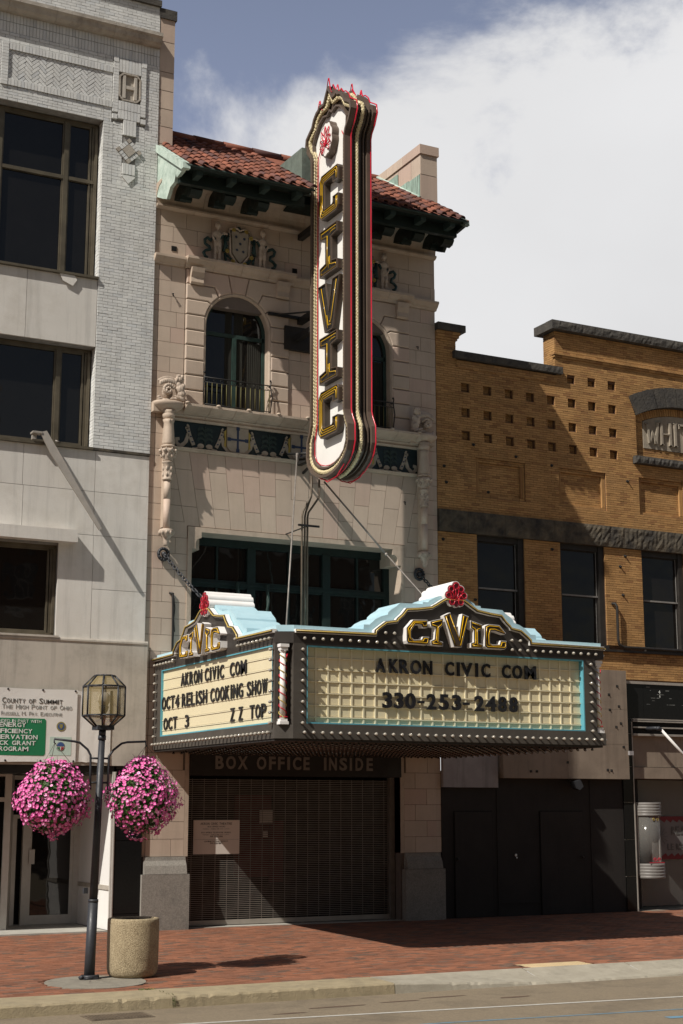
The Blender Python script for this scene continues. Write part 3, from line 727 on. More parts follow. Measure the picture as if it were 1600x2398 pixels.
m=MB(WALL)
add_text(m,'PROJECT FUNDED IN PART WITH',-3.35,-2.09,3.75,3.805,-yb+.004,-yb+.006,-.008,gap=.12)
part('panel_lettering',m,'print_white',gp)
for t,x0,x1,z in (('ENERGY',-2.86,-2.37,3.67),('EFFICIENCY',-3.0,-2.25,3.56),('CONSERVATION',-3.19,-2.15,3.455),('BLOCK GRANT',-3.10,-2.18,3.35),('PROGRAM',-2.93,-2.31,3.245)):
    m=MB(WALL); add_text(m,t,x0,x1,z,z+.078,-yb+.004,-yb+.006,.018,gap=.12); part('panel_lettering',m,'print_white',gp)
def seal(cx,cz,mats):
    for i,(r,mt) in enumerate(mats):
        m=MB(); m.prism(arc(cx,cz,r,0,360,24)[:-1],1,yb-.002*(i+1),yb+.001-.002*i); part('seal_disc',m,mt,bn)
seal(-1.72,3.70,[(.085,'print_gold'),(.062,'print_blue')])
m=MB(WALL); m.prism([(-1.75,3.74),(-1.69,3.74),(-1.69,3.69),(-1.72,3.65),(-1.75,3.69)],2,-yb+.004,-yb+.0065); part('seal_shield',m,'print_gold',bn)
m=MB(); m.box(-1.92,-1.52,yb,yb+.003,3.18,3.51); part('mint_square',m,'banner_mint',bn)
seal(-1.72,3.34,[(.083,'print_dark'),(.076,'print_white')])
m=MB(); m.prism([(-1.72+.07*math.cos(t),3.345+.07*math.sin(t)) for t in [math.pi*i/10 for i in range(11)]],1,yb-.008,yb-.006); part('seal_top',m,'print_blue',bn)
m=MB(); m.prism([(-1.71,3.27),(-1.67,3.29),(-1.655,3.33),(-1.71,3.33)],1,yb-.008,yb-.006); part('seal_red',m,'print_red',bn)
m=MB(); m.prism([(-1.73,3.27),(-1.78,3.30),(-1.785,3.33),(-1.73,3.33)],1,yb-.008,yb-.006); part('seal_green',m,'banner_green',bn)
for x in (-4.4,-3.6,-2.72,-2.08,-1.47):
    for z in (3.08,4.345):
        m=MB(); m.lathe(0,0,[(.018,-.006),(.018,.006)],10); me=m.mesh('eyelet','dark_metal',(0,0,0)); o=place('eyelet',me,(x,-.15,z),bn); o.rotation_euler=(math.pi/2,0,0)
wbn=thing('blank_banner',(-1.1,-.12,3.06),'plain white vinyl sheet hung right of the county banner behind the street lamp','banner')
part('vinyl_sheet',cloth(-1.42,-.77,3.06,4.36,-.115,.007,8),'banner_vinyl',wbn)
# ================================================================ theatre
th=thing('theatre_building',(3.13,0,0),'pinkish terracotta theatre facade with red tiled eave, arched windows and coat of arms','building')
CX=3.13
def mir(P): return [(2*CX-p[0],p[1]) for p in P][::-1]
NB=[0]
def block(P,y=0.0,t=.10,mat='terracotta',both=True,shrink=.004,name='terracotta_block',bev=.0):
    P=ccw(P)
    for Q in ((P,ccw(mir(P))) if both else (P,)):
        Q=offset(Q,shrink); m=MB()
        if bev:
            q2=offset(Q,bev); n=len(Q)
            a=m.pts([(p[0],y+t,p[1]) for p in Q]); b=m.pts([(p[0],y+bev*.7,p[1]) for p in Q]); c=m.pts([(p[0],y,p[1]) for p in q2])
            m.face(c)
            for i in range(n): j=(i+1)%n; m.face((a[i],a[j],b[j],b[i])); m.face((b[i],b[j],c[j],c[i]))
        else: m.prism(Q,1,y+R.uniform(-.0015,.0015),y+t)
        part(name,m,mat,th); NB[0]+=1
def rect(a,b,c,d): return [(a,c),(b,c),(b,d),(a,d)]
def course(xs,z0,z1,y=0.0,both=True):
    for a,b in zip(xs,xs[1:]): block(rect(a,b,z0,z1),y,both=both)
XL=-.115; CH=.3175
# attic courses
z=13.085
course([XL,.0,.55,1.10,1.65,2.20,2.75,CX+.0],z,z+.32) ; 
course([.0,.27,.79,1.34,1.89,2.34,2.84,CX],z+.32,z+.645); block(rect(XL,0,z+.32,z+.645),.012)
course([.0,.55,1.10,1.65,2.20,2.62,CX],z+.645,14.06); block(rect(XL,0,z+.645,14.06),.012)
# upper storey, side fields and centre field
zs=[10.04,10.37,10.685,11.0,11.305,11.62,11.94,12.255,12.58,12.895]
for i,(a,b) in enumerate(zip(zs,zs[1:])):
    course([.0]+([.26] if i%2==0 else [.38] if i==5 else [])+[.555],a,b); block(rect(XL,0,a,b),.012)
    if i%2==0: course([2.85,CX],a,b)
    else:
        block(rect(2.85,3.41,a,b),both=False)
# quoins beside the arches (rusticated, proud)
for i,(a,b) in enumerate(zip(zs,zs[1:])):
    if b<11.95:
        for q0,q1 in ((.56,.985),(2.43,2.85)): block(rect(q0,q1,a,b),-.045,.12,bev=.022,shrink=.009)
# arch stones
ax,az,ar=1.705,11.785,.735
def arcpt(x,z,n=5):
    a0=math.degrees(math.atan2(x[1]-az,x[0]-ax)); a1=math.degrees(math.atan2(z[1]-az,z[0]-ax)); return arc(ax,az,ar,a0,a1,n)
L1=[(.56,11.94),(.56,12.255),(1.03,12.255),(1.10,12.20)]
l0=(ax-math.sqrt(ar**2-(11.94-az)**2),11.94)
def axm(P): return [(2*ax-p[0],p[1]) for p in P][::-1]
for P in ([(.56,11.94),l0]+arcpt(l0,(1.105,12.21))[1:]+[(1.03,12.255),(.56,12.255)],
          [(.56,12.255),(1.03,12.255),(1.105,12.21)]+arcpt((1.105,12.21),(1.27,12.38))[1:]+[(1.17,12.58),(.56,12.58)],
          [(.56,12.58),(1.17,12.58),(1.27,12.38)]+arcpt((1.27,12.38),(1.56,12.506))[1:]+[(1.475,12.895),(.56,12.895)]):
    block(P,-.045,.12,bev=.02,shrink=.008); block(axm(P),-.045,.12,bev=.02,shrink=.008)
block([(1.475,12.895),(1.56,12.505)]+arcpt((1.56,12.505),(1.85,12.505))[1:]+[(1.935,12.895)],-.05,.12,bev=.02,shrink=.008)
# arch reveal rings
def archline(r,zb=10.04,n=18): return [(ax-r,zb)]+arc(ax,az,r,180,0,n)+[(ax+r,zb)]
for sgn in (0,1):
    P=archline(.735); Q=archline(.685)
    f=(lambda A: A) if not sgn else (lambda A: [(2*CX-p[0],p[1]) for p in A])
    m=MB(); Pa,Qa=f(P),f(Q); n=len(Pa)
    a=m.pts([(p[0],-.02,p[1]) for p in Pa]); b=m.pts([(p[0],-.03,p[1]) for p in offset(Pa,0)]); c=m.pts([(p[0],-.03,p[1]) for p in [( (x1+x2)/2,(z1+z2)/2) for (x1,z1),(x2,z2) in zip(Pa,Qa)]]); d=m.pts([(p[0],.01,p[1]) for p in Qa]); e=m.pts([(p[0],.34,p[1]) for p in Qa])
    for r0,r1 in ((a,b),(b,c),(c,d),(d,e)):
        for i in range(n-1): m.face((r0[i],r0[i+1],r1[i+1],r1[i]))
    part('arch_reveal',m,'terracotta_trim',th)
# arched windows
def archwin(c):
    dx=c-ax
    def T(P): return [(p[0]+dx,p[1]) for p in P]
    m=MB(); P=T(archline(.70,10.0)); Q=T(archline(.62,10.0)); y=.17; n=len(P)
    a=m.pts([(p[0],y,p[1]) for p in P]); b=m.pts([(p[0],y,p[1]) for p in Q]); d=m.pts([(p[0],y+.05,p[1]) for p in Q])
    for i in range(n-1): m.face((a[i],a[i+1],b[i+1],b[i])); m.face((b[i],b[i+1],d[i+1],d[i]))
    w=part('arched_window',m,'window_green',th)
    m=MB(); m.box(c-.66,c+.66,y+.0,y+.06,11.64,11.72); part('transom',m,'window_green',w)
    m=MB(); m.box(c-.045,c+.045,y-.01,y+.06,10.02,11.64); part('mullion',m,'window_green',w)
    m=MB(); m.box(c-.63,c+.63,y+.005,y+.06,10.02,10.14); part('bottom_rail',m,'window_green',w)
    m=MB(); m.prism(T([(ax-.66,11.72)]+arc(ax,az,.66,180,0,16)+[(ax+.66,11.72)]),1,y+.03,y+.034); part('pane',m,'pane',w)
    for s0,s1 in ((-.63,-.04),(.04,.63)):
        m=MB(); m.box(c+s0,c+s1,y+.03,y+.034,10.1,11.66); part('pane',m,'pane',w)
    # faded drapes in front of the dark room, gathered towards the jambs
    for s,x0,x1 in ((1,c+.30,c+.60),(1,c+.0,c+.20),(-1,c-.2,c-.05)):
        m=MB(); k=14; ra=[];rb=[]
        for i in range(k+1):
            u=i/k; x=x0+(x1-x0)*u; ra.append((x,y+.028-.006*(i%2),10.2)); rb.append((x+s*.05*(1-u)*0,y+.028-.006*(i%2),11.6 if x1-x0>.25 else 12.2))
        A=m.pts(ra); Bq=m.pts(rb)
        for i in range(k): m.face((A[i],A[i+1],Bq[i+1],Bq[i]))
        part('curtain',m,'curtain',w)
    # little balcony rail
    r=MB(); zt,zb=10.66,10.11; yy=-.10
    r.tube([(c-.74,.0,zt),(c-.74,yy,zt),(c+.70,yy,zt),(c+.70,.0,zt)],.012,5); r.tube([(c-.74,yy,zt-.10),(c+.70,yy,zt-.10)],.009,5); r.tube([(c-.74,yy,zb),(c+.70,yy,zb),(c+.70,0,zb)],.01,5)
    rl=part('balcony_rail',r,'dark_metal',w)
    bm_=None
    for i in range(14):
        x=c-.68+i*.104
        if bm_ is None: q=MB(); q.tube([(0,0,zb-10.3),(0,0,zt-.1-10.3)],.0085,5); bm_=q.mesh('baluster','old_gold',(0,0,0))
        place('baluster',bm_,(x,yy,10.3),rl)
    q=MB()
    for i in range(10):
        x=c-.66+i*.145; q.tube([(x+.03*math.cos(t),yy,zt-.05+.03*math.sin(t)) for t in [k*.7 for k in range(9)]],.006,4)
    for s in (-.74,.70): q.tube([(c+s,yy,zb),(c+s+.03*(1 if s>0 else -1),yy-.02,10.4),(c+s,yy,zt),(c+s+.02,yy,zt+.08)],.012,5); q.ball((c+s,yy,zt+.1),.025,6,5)
    part('scroll_band',q,'dark_metal',rl)
    return w
archwin(ax); archwin(2*CX-ax)
# brackets under the upper string course
for x0 in (.63,2.53):
    P=[(-.045,12.58),(-.09,12.56),(-.13,12.60),(-.12,12.70),(-.17,12.80),(-.19,12.90),(.02,12.90),(.02,12.58)]
    for xx in (x0,2*CX-x0-.27):
        m=MB(); m.prism(P,0,xx,xx+.27); part('scroll_bracket',m,'terracotta_trim',th)
# mouldings along the facade, in stones
def moulding(prof,cuts,name='moulding',mat='terracotta_trim',gap=.003):
    for a,b in zip(cuts,cuts[1:]):
        m=MB(); m.prism(prof,0,a+gap,b-gap); part(name,m,mat,th)
XR=2*CX-XL
def cuts(a,b,n): return [a+(b-a)*i/n for i in range(n+1)]
P=[(.05,12.895),(-.03,12.895),(-.05,12.93),(-.09,12.96),(-.12,13.0),(-.15,13.03),(-.15,13.075),(.05,13.085)]
moulding(P,cuts(XL-.02,.52,1)); moulding(P,cuts(2.93,3.33,1)); moulding(P,cuts(2*CX-.52,XR+.02,1))
P2=[(.05,12.895),(-.08,12.895),(-.10,12.94),(-.15,12.98),(-.18,13.03),(-.22,13.06),(-.22,13.11),(.05,13.13)]
moulding(P2,cuts(.52,2.93,4)); moulding(P2,cuts(3.33,2*CX-.52,4))
P=[(.05,14.06),(-.04,14.06),(-.07,14.08),(-.10,14.10),(-.10,14.14),(-.04,14.15),(.05,14.15)]
moulding(P,cuts(XL,XR,8))
cove=[(.08,14.15),(-.03,14.15)]+[(-.03-.24*(1-math.cos(rad(t))),14.15+.34*math.sin(rad(t))) for t in (15,30,45,60,75,90)]+[(-.31,14.50),(-.33,14.53),(-.31,14.57),(.08,14.57)]
moulding(cove,[XL-.01,.32,.90]+[.90+i*.5635 for i in range(1,9)]+[XR-.3,XR+.01],'cove_stone')
# balcony ledge, frieze
led=[(.0,9.83),(-.10,9.84),(-.20,9.87),(-.32,9.93),(-.37,9.96),(-.37,10.005),(.0,10.03)]
moulding(led,[.5+i*.526 for i in range(11)],'ledge_stone')
P=[(.05,9.72),(-.06,9.72),(-.08,9.76),(-.05,9.79),(-.10,9.83),(.05,9.84)]
moulding(P,cuts(.30,2*CX-.30,8))
P=[(.05,9.12),(-.03,9.12),(-.05,9.145),(-.09,9.155),(-.10,9.18),(.05,9.195)]
moulding(P,cuts(.33,2*CX-.33,8))
for i in range(9):
    m=MB(); m.lathe(.52+i*.6525,-.355,[(.045,10.0),(.05,10.02),(.03,10.04),(.005,10.045)],8); part('ledge_knob',m,'terracotta_trim',th)
m=MB(); m.box(.33,2*CX-.33,-.012,.05,9.195,9.72); fr_=part('frieze',m,'frieze_green',th)
def ribbon(cx,s,m,mg,md):
    # a scroll-ended strap: s = side
    y=-.03
    line=[(cx+s*.30,9.66),(cx+s*.33,9.60),(cx+s*.30,9.57),(cx+s*.27,9.60),(cx+s*.28,9.64)]
    m.prism(band([(cx+s*.305,9.665),(cx+s*.335,9.63),(cx+s*.325,9.59),(cx+s*.29,9.585),(cx+s*.285,9.615)],.018),1,y,0)
    m.prism(band([(cx+s*.315,9.60),(cx+s*.37,9.43),(cx+s*.45,9.26)],.036),1,y,0)
    m.prism(band([(cx+s*.33,9.48),(cx+s*.29,9.32),(cx+s*.21,9.235),(cx+s*.10,9.21)],.036),1,y+.005,0)
    for t in (.2,.5,.8):
        px,pz=cx+s*(.315+(.45-.315)*t),9.60-(.34)*t
        md.prism([(px-.02,pz-.02),(px+.02,pz-.012),(px+.022,pz+.01),(px-.018,pz+.005)],1,y-.004,y)
for k,cx in enumerate((1.72,CX,4.54)):
    for s in (1,-1):
        m=MB(); md=MB(); ribbon(cx,s,m,None,md); sw=part('strapwork',m,'cream_glaze',fr_); part('strap_lettering',md,'navy_glaze',fr_)
    m=MB(); m.prism([(cx-.23,9.71),(cx-.23,9.30),(cx-.16,9.22),(cx,9.185),(cx+.16,9.22),(cx+.23,9.30),(cx+.23,9.71)],1,-.055,0); sh=part('shield',m,'cream_glaze',fr_)
    m=MB(); m.box(cx-.02,cx+.02,-.062,-.055,9.22,9.70); m.box(cx-.20,cx-.02,-.062,-.055,9.44,9.48); m.box(cx+.02,cx+.20,-.062,-.055,9.44,9.48)
    for x,z in ((cx-.19,9.46),(cx+.19,9.46),(cx,9.69),(cx,9.24)): m.box(x-.035,x+.035,-.064,-.056,z-.035,z+.035)
    part('cross',m,'navy_glaze',sh)
    m=MB()
    for s in (1,-1): m.prism([(cx+s*.24,9.66),(cx+s*.29,9.60),(cx+s*.27,9.45),(cx+s*.29,9.32),(cx+s*.24,9.28)] if s<0 else [(cx+.24,9.28),(cx+.29,9.32),(cx+.27,9.45),(cx+.29,9.60),(cx+.24,9.66)],1,-.035,0)
    part('shield_border',m,'gold_glaze',fr_)
for cx,s in ((.56,1),(5.70,-1)):
    m=MB(); md=MB(); cc=cx-s*.22
    ribbon(cc,s,m,None,md); m.prism(band([(cc+s*.33,9.48),(cc+s*.27,9.30),(cc+s*.17,9.22),(cc+s*.09,9.27),(cc+s*.09,9.35),(cc+s*.15,9.36)],.03),1,-.03,0)
    part('strapwork',m,'cream_glaze',fr_); part('strap_lettering',md,'navy_glaze',fr_)
for cx in (1.03,2.42,3.84,5.22):
    m=MB()
    m.box(cx-.012,cx+.012,-.03,0,9.22,9.66)
    for s in (1,-1):
        for zz in (9.62,9.52,9.42): m.prism(band([(cx,zz-.06),(cx+s*.06,zz),(cx+s*.13,zz-.01),(cx+s*.15,zz-.06)],.022),1,-.025,0)
    part('leaf_ornament',m,'frieze_leaf',fr_)
    m=MB()
    for s in (1,-1):
        m.prism([(cx+s*(.09+.07*math.cos(t)),9.26+.05*math.sin(t)) for t in [i*math.pi/6 for i in range(12)]],1,-.03,0)
        m.prism(band([(cx+s*.14,9.23),(cx+s*.20,9.205),(cx+s*.26,9.205)],.012),1,-.028,0)
    part('shell_ornament',m,'cream_glaze',fr_)
# corner piers from the frieze down, with skewed blocks beside the flat arch
def lx(z): return .35+(9.12-z)/(9.12-7.64)*.30      # left edge of the flat arch
zz=[1.36+CH*i for i in range(25)]+[9.12]
zz=[z for z in zz if z<9.0]+[9.12]
def pier(both=True):
    for i,(a,b) in enumerate(zip(zz,zz[1:])):
        block(rect(XL,0,a,b),.012)
        if b>7.66:
            e=[(0,a),(lx(a),a),(lx(b),b),(0,b)] if a>=7.6 else rect(0,.70,a,b)
            block(e)
        elif b>3.2:
            if i%2: course([0,.21,.715],a,b)
            else: course([0,.46,.715],a,b)
        else:
            if i%2: course([0,.23,.76],a,b)
            else: course([0,.50,.76],a,b)
pier()
for a,b in ((9.12,9.43),(9.43,9.74),(9.74,10.04)):
    block(rect(XL,0,a,b),.012); block(rect(0,.56,a,b),.0)
# flat arch
top=[.35,.71,1.09,1.47,1.83,2.20,2.565,2.925]; bot=[.65,.96,1.29,1.62,1.95,2.28,2.61,2.94]
def lin(i,z): return top[i]+(bot[i]-top[i])*(9.12-z)/(9.12-7.64)
for i in range(7):
    hs=[9.12,8.755,8.025,7.64] if i%2==0 else [9.12,8.39,7.64]
    for a,b in zip(hs,hs[1:]): block([(lin(i,b),b),(lin(i+1,b),b),(lin(i+1,a),a),(lin(i,a),a)])
for a,b in ((9.12,8.37),(8.37,7.64)):
    block([(2.94-.002,b),(3.32+.002,b),(3.335,a),(2.925,a)],both=False)
# large window surround with notched corners
sur=[(.71,4.6),(.71,7.63),(CX,7.63),(CX,7.535),(.995,7.535),(.995,7.42)]+[(.995-.12*math.sin(rad(t))-.0,7.30+.12*math.cos(rad(t))) for t in (20,45,70,90)]+[(.875,7.20),(.80,7.20),(.80,4.6)]
m=MB(); m.prism(ccw(sur),1,-.02,.1); part('window_surround',m,'terracotta_trim',th)
m=MB(); m.prism(ccw(mir(sur)),1,-.02,.1); part('window_surround',m,'terracotta_trim',th)
m=MB(); m.box(.74,.80,.1,.55,4.6,7.2); m.box(2*CX-.80,2*CX-.74,.1,.55,4.6,7.2); m.box(.74,2*CX-.74,.1,.55,7.535,7.6); m.box(.8,.995,.1,.55,7.2,7.6); m.box(2*CX-.995,2*CX-.8,.1,.55,7.2,7.6); part('window_reveal',m,'terracotta_trim',th)
f=MB(); y=.5
f.box(.8,2*CX-.8,y,y+.1,7.38,7.54)
f.box(.8,.93,y,y+.1,4.6,7.4); f.box(2*CX-.93,2*CX-.8,y,y+.1,4.6,7.4)
bw=part('large_window',f,'dark_green',th)
for x in (2.285,2*CX-2.285):
    q=MB(); q.box(x-.09,x+.09,y-.02,y+.1,4.6,7.38); part('mullion',q,'dark_green',bw)
q=MB(); q.box(.9,2*CX-.9,y-.01,y+.1,6.55,6.70); part('transom',q,'dark_green',bw)
q=MB(); q.box(.9,2*CX-.9,y-.04,y,6.6,6.65); part('transom_bead',q,'dark_green',bw)
for x in (1.55,3.13,4.71):
    q=MB(); q.box(x-.02,x+.02,y+.01,y+.1,4.6,7.38); part('glazing_bar',q,'dark_green',bw)
xs_=[.93,1.53,2.2,3.11,4.06,4.69,5.33]
for a,b in zip(xs_,xs_[1:]):
    for c,d in ((4.6,6.55),(6.7,7.38)):
        q=MB(); q.box(a,b+.04,y+.06,y+.066,c,d); part('pane',q,'pane',bw)
for x in (1.95,2.60,3.45):
    q=MB(); q.tube([(x+.022*math.cos(t*9),y-.12+.022*math.sin(t*9),5.0+t) for t in [i*.06 for i in range(28)]],.03,6); q.lathe(x,y-.12,[(.045,5.0),(.03,5.05),(.022,6.3),(.045,6.66)],8); part('twisted_colonnette',q,'window_green',bw)
# backing wall behind the blocks
H1=[(ax-.70,ax+.70,10.02,12.2),(2*CX-ax-.70,2*CX-ax+.70,10.02,12.2),(.78,2*CX-.78,4.6,7.6),(.85,5.42,-.1,3.3)]
m=MB(); holed(m,XL+.01,XR-.01,0,14.5,.02,.3,H1)
part('backing_wall',m,'joint',th)
m=MB(); m.box(.7,5.6,.8,.9,4.4,12.6); part('dark_interior',m,'interior_black',th)
# plinths
def plinth(x0,x1):
    m=MB(); m.box(x0,x1,-.14,.35,-.05,1.045); part('plinth_block',m,'granite',th)
    P=[(-.14,1.05),(-.135,1.07),(-.10,1.20),(-.045,1.29),(-.035,1.355),(.3,1.355),(.3,1.05)]
    m=MB(); e=.05; n=len(P)
    m.prism(P,0,x0+e,x1-e); 
    part('plinth_cap',m,'granite',th)
plinth(-.10,.835); plinth(5.45,6.37)
for a,b in ((.76,.84),(5.42,5.5)):
    m=MB(); m.box(a,b,.0,.4,1.36,3.3); part('pier_return',m,'terracotta_trim',th)
# colonnettes with cup and pendant
def colonnette(cx,cy,lab):
    m=MB(); m.lathe(cx,cy,[(.07,9.64),(.115,9.70),(.13,9.76),(.10,9.80),(.14,9.84)],14); part('column_neck',m,'terracotta_trim',th)
    m=MB(); m.lathe(cx,cy,[(.125,9.14),(.13,9.20),(.105,9.50),(.10,9.60),(.125,9.66),(.07,9.67)],20,flute=.14); part('fluted_shaft',m,'terracotta_trim',th)
    m=MB(); m.lathe(cx,cy,[(.10,9.085),(.14,9.10),(.15,9.125),(.13,9.145),(.1,9.15)],14); part('column_ring',m,'terracotta_trim',th)
    m=MB(); m.lathe(cx,cy,[(.085,8.82),(.10,8.86),(.13,8.98),(.165,9.05),(.12,9.08)],12)
    for k in range(8):
        a=k*math.pi/4; m.ball((cx+.155*math.cos(a),cy+.155*math.sin(a),9.03),(.042,.042,.038),6,5); m.ball((cx+.12*math.cos(a+.4),cy+.12*math.sin(a+.4),8.94),(.03,.03,.05),6,5); m.ball((cx+.15*math.cos(a+.2),cy+.15*math.sin(a+.2),9.06),(.02,.02,.03),5,4)
    part('leaf_capital',m,'sculpted',th)
    m=MB(); m.lathe(cx,cy,[(.095,8.455),(.105,8.47),(.09,8.49),(.088,8.78),(.11,8.80),(.11,8.82),(.08,8.83)],12)
    for k in range(6):
        a=k*math.pi/3
        for zc in (8.56,8.68): m.ball((cx+.088*math.cos(a),cy+.088*math.sin(a),zc),(.025,.025,.045),6,5)
    part('carved_drum',m,'sculpted',th)
    for z0,z1 in ((7.50,8.08),(8.085,8.46)):
        m=MB(); m.lathe(cx,cy,[(.068,z0),(.068,z1)],14); part('smooth_shaft',m,'terracotta',th)
    m=MB(); m.lathe(cx,cy,[(.03,7.17),(.06,7.19),(.05,7.22),(.065,7.25),(.06,7.28),(.09,7.34),(.14,7.41),(.155,7.45),(.13,7.49),(.07,7.505)],14,flute=.06)
    for k in range(10):
        a=k*math.pi/5; m.ball((cx+.135*math.cos(a),cy+.135*math.sin(a),7.42),(.03,.03,.045),5,4)
    part('pendant_cup',m,'sculpted',th)
    m=MB(); m.box(cx-.05,cx+.05,cy,0,7.55,9.8); part('column_tie',m,'terracotta_trim',th)
    # semicircular ledge corner
    pr=[(.05,9.80),(.12,9.82),(.20,9.86),(.30,9.92),(.34,9.955),(.345,10.0),(.32,10.02)]
    m=MB(); m.smooth=True; rr=[]
    for r,z in pr: rr.append(m.pts([(cx+r*math.cos(rad(a))*(.93),cy+.02+r*.62*math.sin(rad(a)),z) for a in range(180,361,15)]))
    for A,Bq in zip(rr,rr[1:]):
        for i in range(12): m.face((A[i],A[i+1],Bq[i+1],Bq[i]))
    m.smooth=False; m.face(rr[-1]); m.box(cx-.31,cx+.31,cy+.02,.02,9.82,10.02)
    part('corner_ledge',m,'terracotta_trim',th)
colonnette(.195,-.2,''); colonnette(5.93,-.2,'')
# ---- sculpture: blobs fused with a remesh
def fused(name,blobs,mat,parent,vox=.009,extra=None,disp=0):
    m=MB()
    for b in blobs:
        c,r=b[0],b[1]; rot=Matrix.Rotation(rad(b[2]),3,'Y') if len(b)>2 else None
        m.ball(c,r,10,8,rot)
    if extra: extra(m)
    o=part(name,m,mat,parent)
    md=o.modifiers.new('fuse','REMESH'); md.mode='VOXEL'; md.voxel_size=vox; md.use_smooth_shade=True
    sm=o.modifiers.new('soften','SMOOTH'); sm.factor=.5; sm.iterations=1
    return o
def cherub(cx,s):
    """winged half figure with a foliage scroll; s=+1 body to the right of the scroll"""
    y=-.20; X=lambda d: cx+s*d
    bl=[((X(.16),y,10.50),(.075,.075,.085)),((X(.13),y-.02,10.56),(.05,.05,.04)),((X(.20),y-.03,10.55),(.04,.05,.045)),((X(.10),y-.02,10.50),(.03,.05,.05)),((X(.22),y-.02,10.49),(.03,.04,.05)),
        ((X(.17),y,10.30),(.10,.09,.12)),((X(.20),y,10.20),(.10,.09,.10)),((X(.13),y-.02,10.38),(.06,.05,.06)),((X(.23),y-.02,10.36),(.05,.05,.07)),
        ((X(.20),y,10.11),(.09,.08,.07)),((X(.14),y-.06,10.10),(.12,.04,.03),s*25),((X(.05),y-.05,10.08),(.10,.03,.03)),
        ((X(-.23),y,10.06),(.06,.05,.035)),((X(-.26),y,10.10),(.04,.04,.03)),((X(-.15),y-.03,10.04),(.06,.05,.03)),((X(.0),y+.05,10.06),(.25,.08,.04)),((X(-.06),y+.08,10.22),(.12,.04,.12))]
    for k in range(16):
        a=rad(30+k*21); r=.125-k*.0055; bl.append(((X(-.08+r*math.cos(a)),y-.03,10.25+r*math.sin(a)),(.034,.045,.034)))
    for k in range(7):
        a=rad(k*51); bl.append(((X(-.08+.045*math.cos(a)),y-.06,10.25+.045*math.sin(a)),(.018,.03,.028)))
    for k in range(9):
        t=k/8; bl.append(((X(.09-.33*t),y+.02-.02*t,10.46+.08*math.sin(t*2.6)-.06*t),(.055,.03,.05-.015*t)))
        bl.append(((X(.07-.31*t),y-.03,10.42+.06*math.sin(t*2.6)-.07*t),(.03,.025,.05)))
    fused('cherub_sculpture',bl,'sculpted',th,.008)
cherub(.24,1); cherub(5.92,-1)
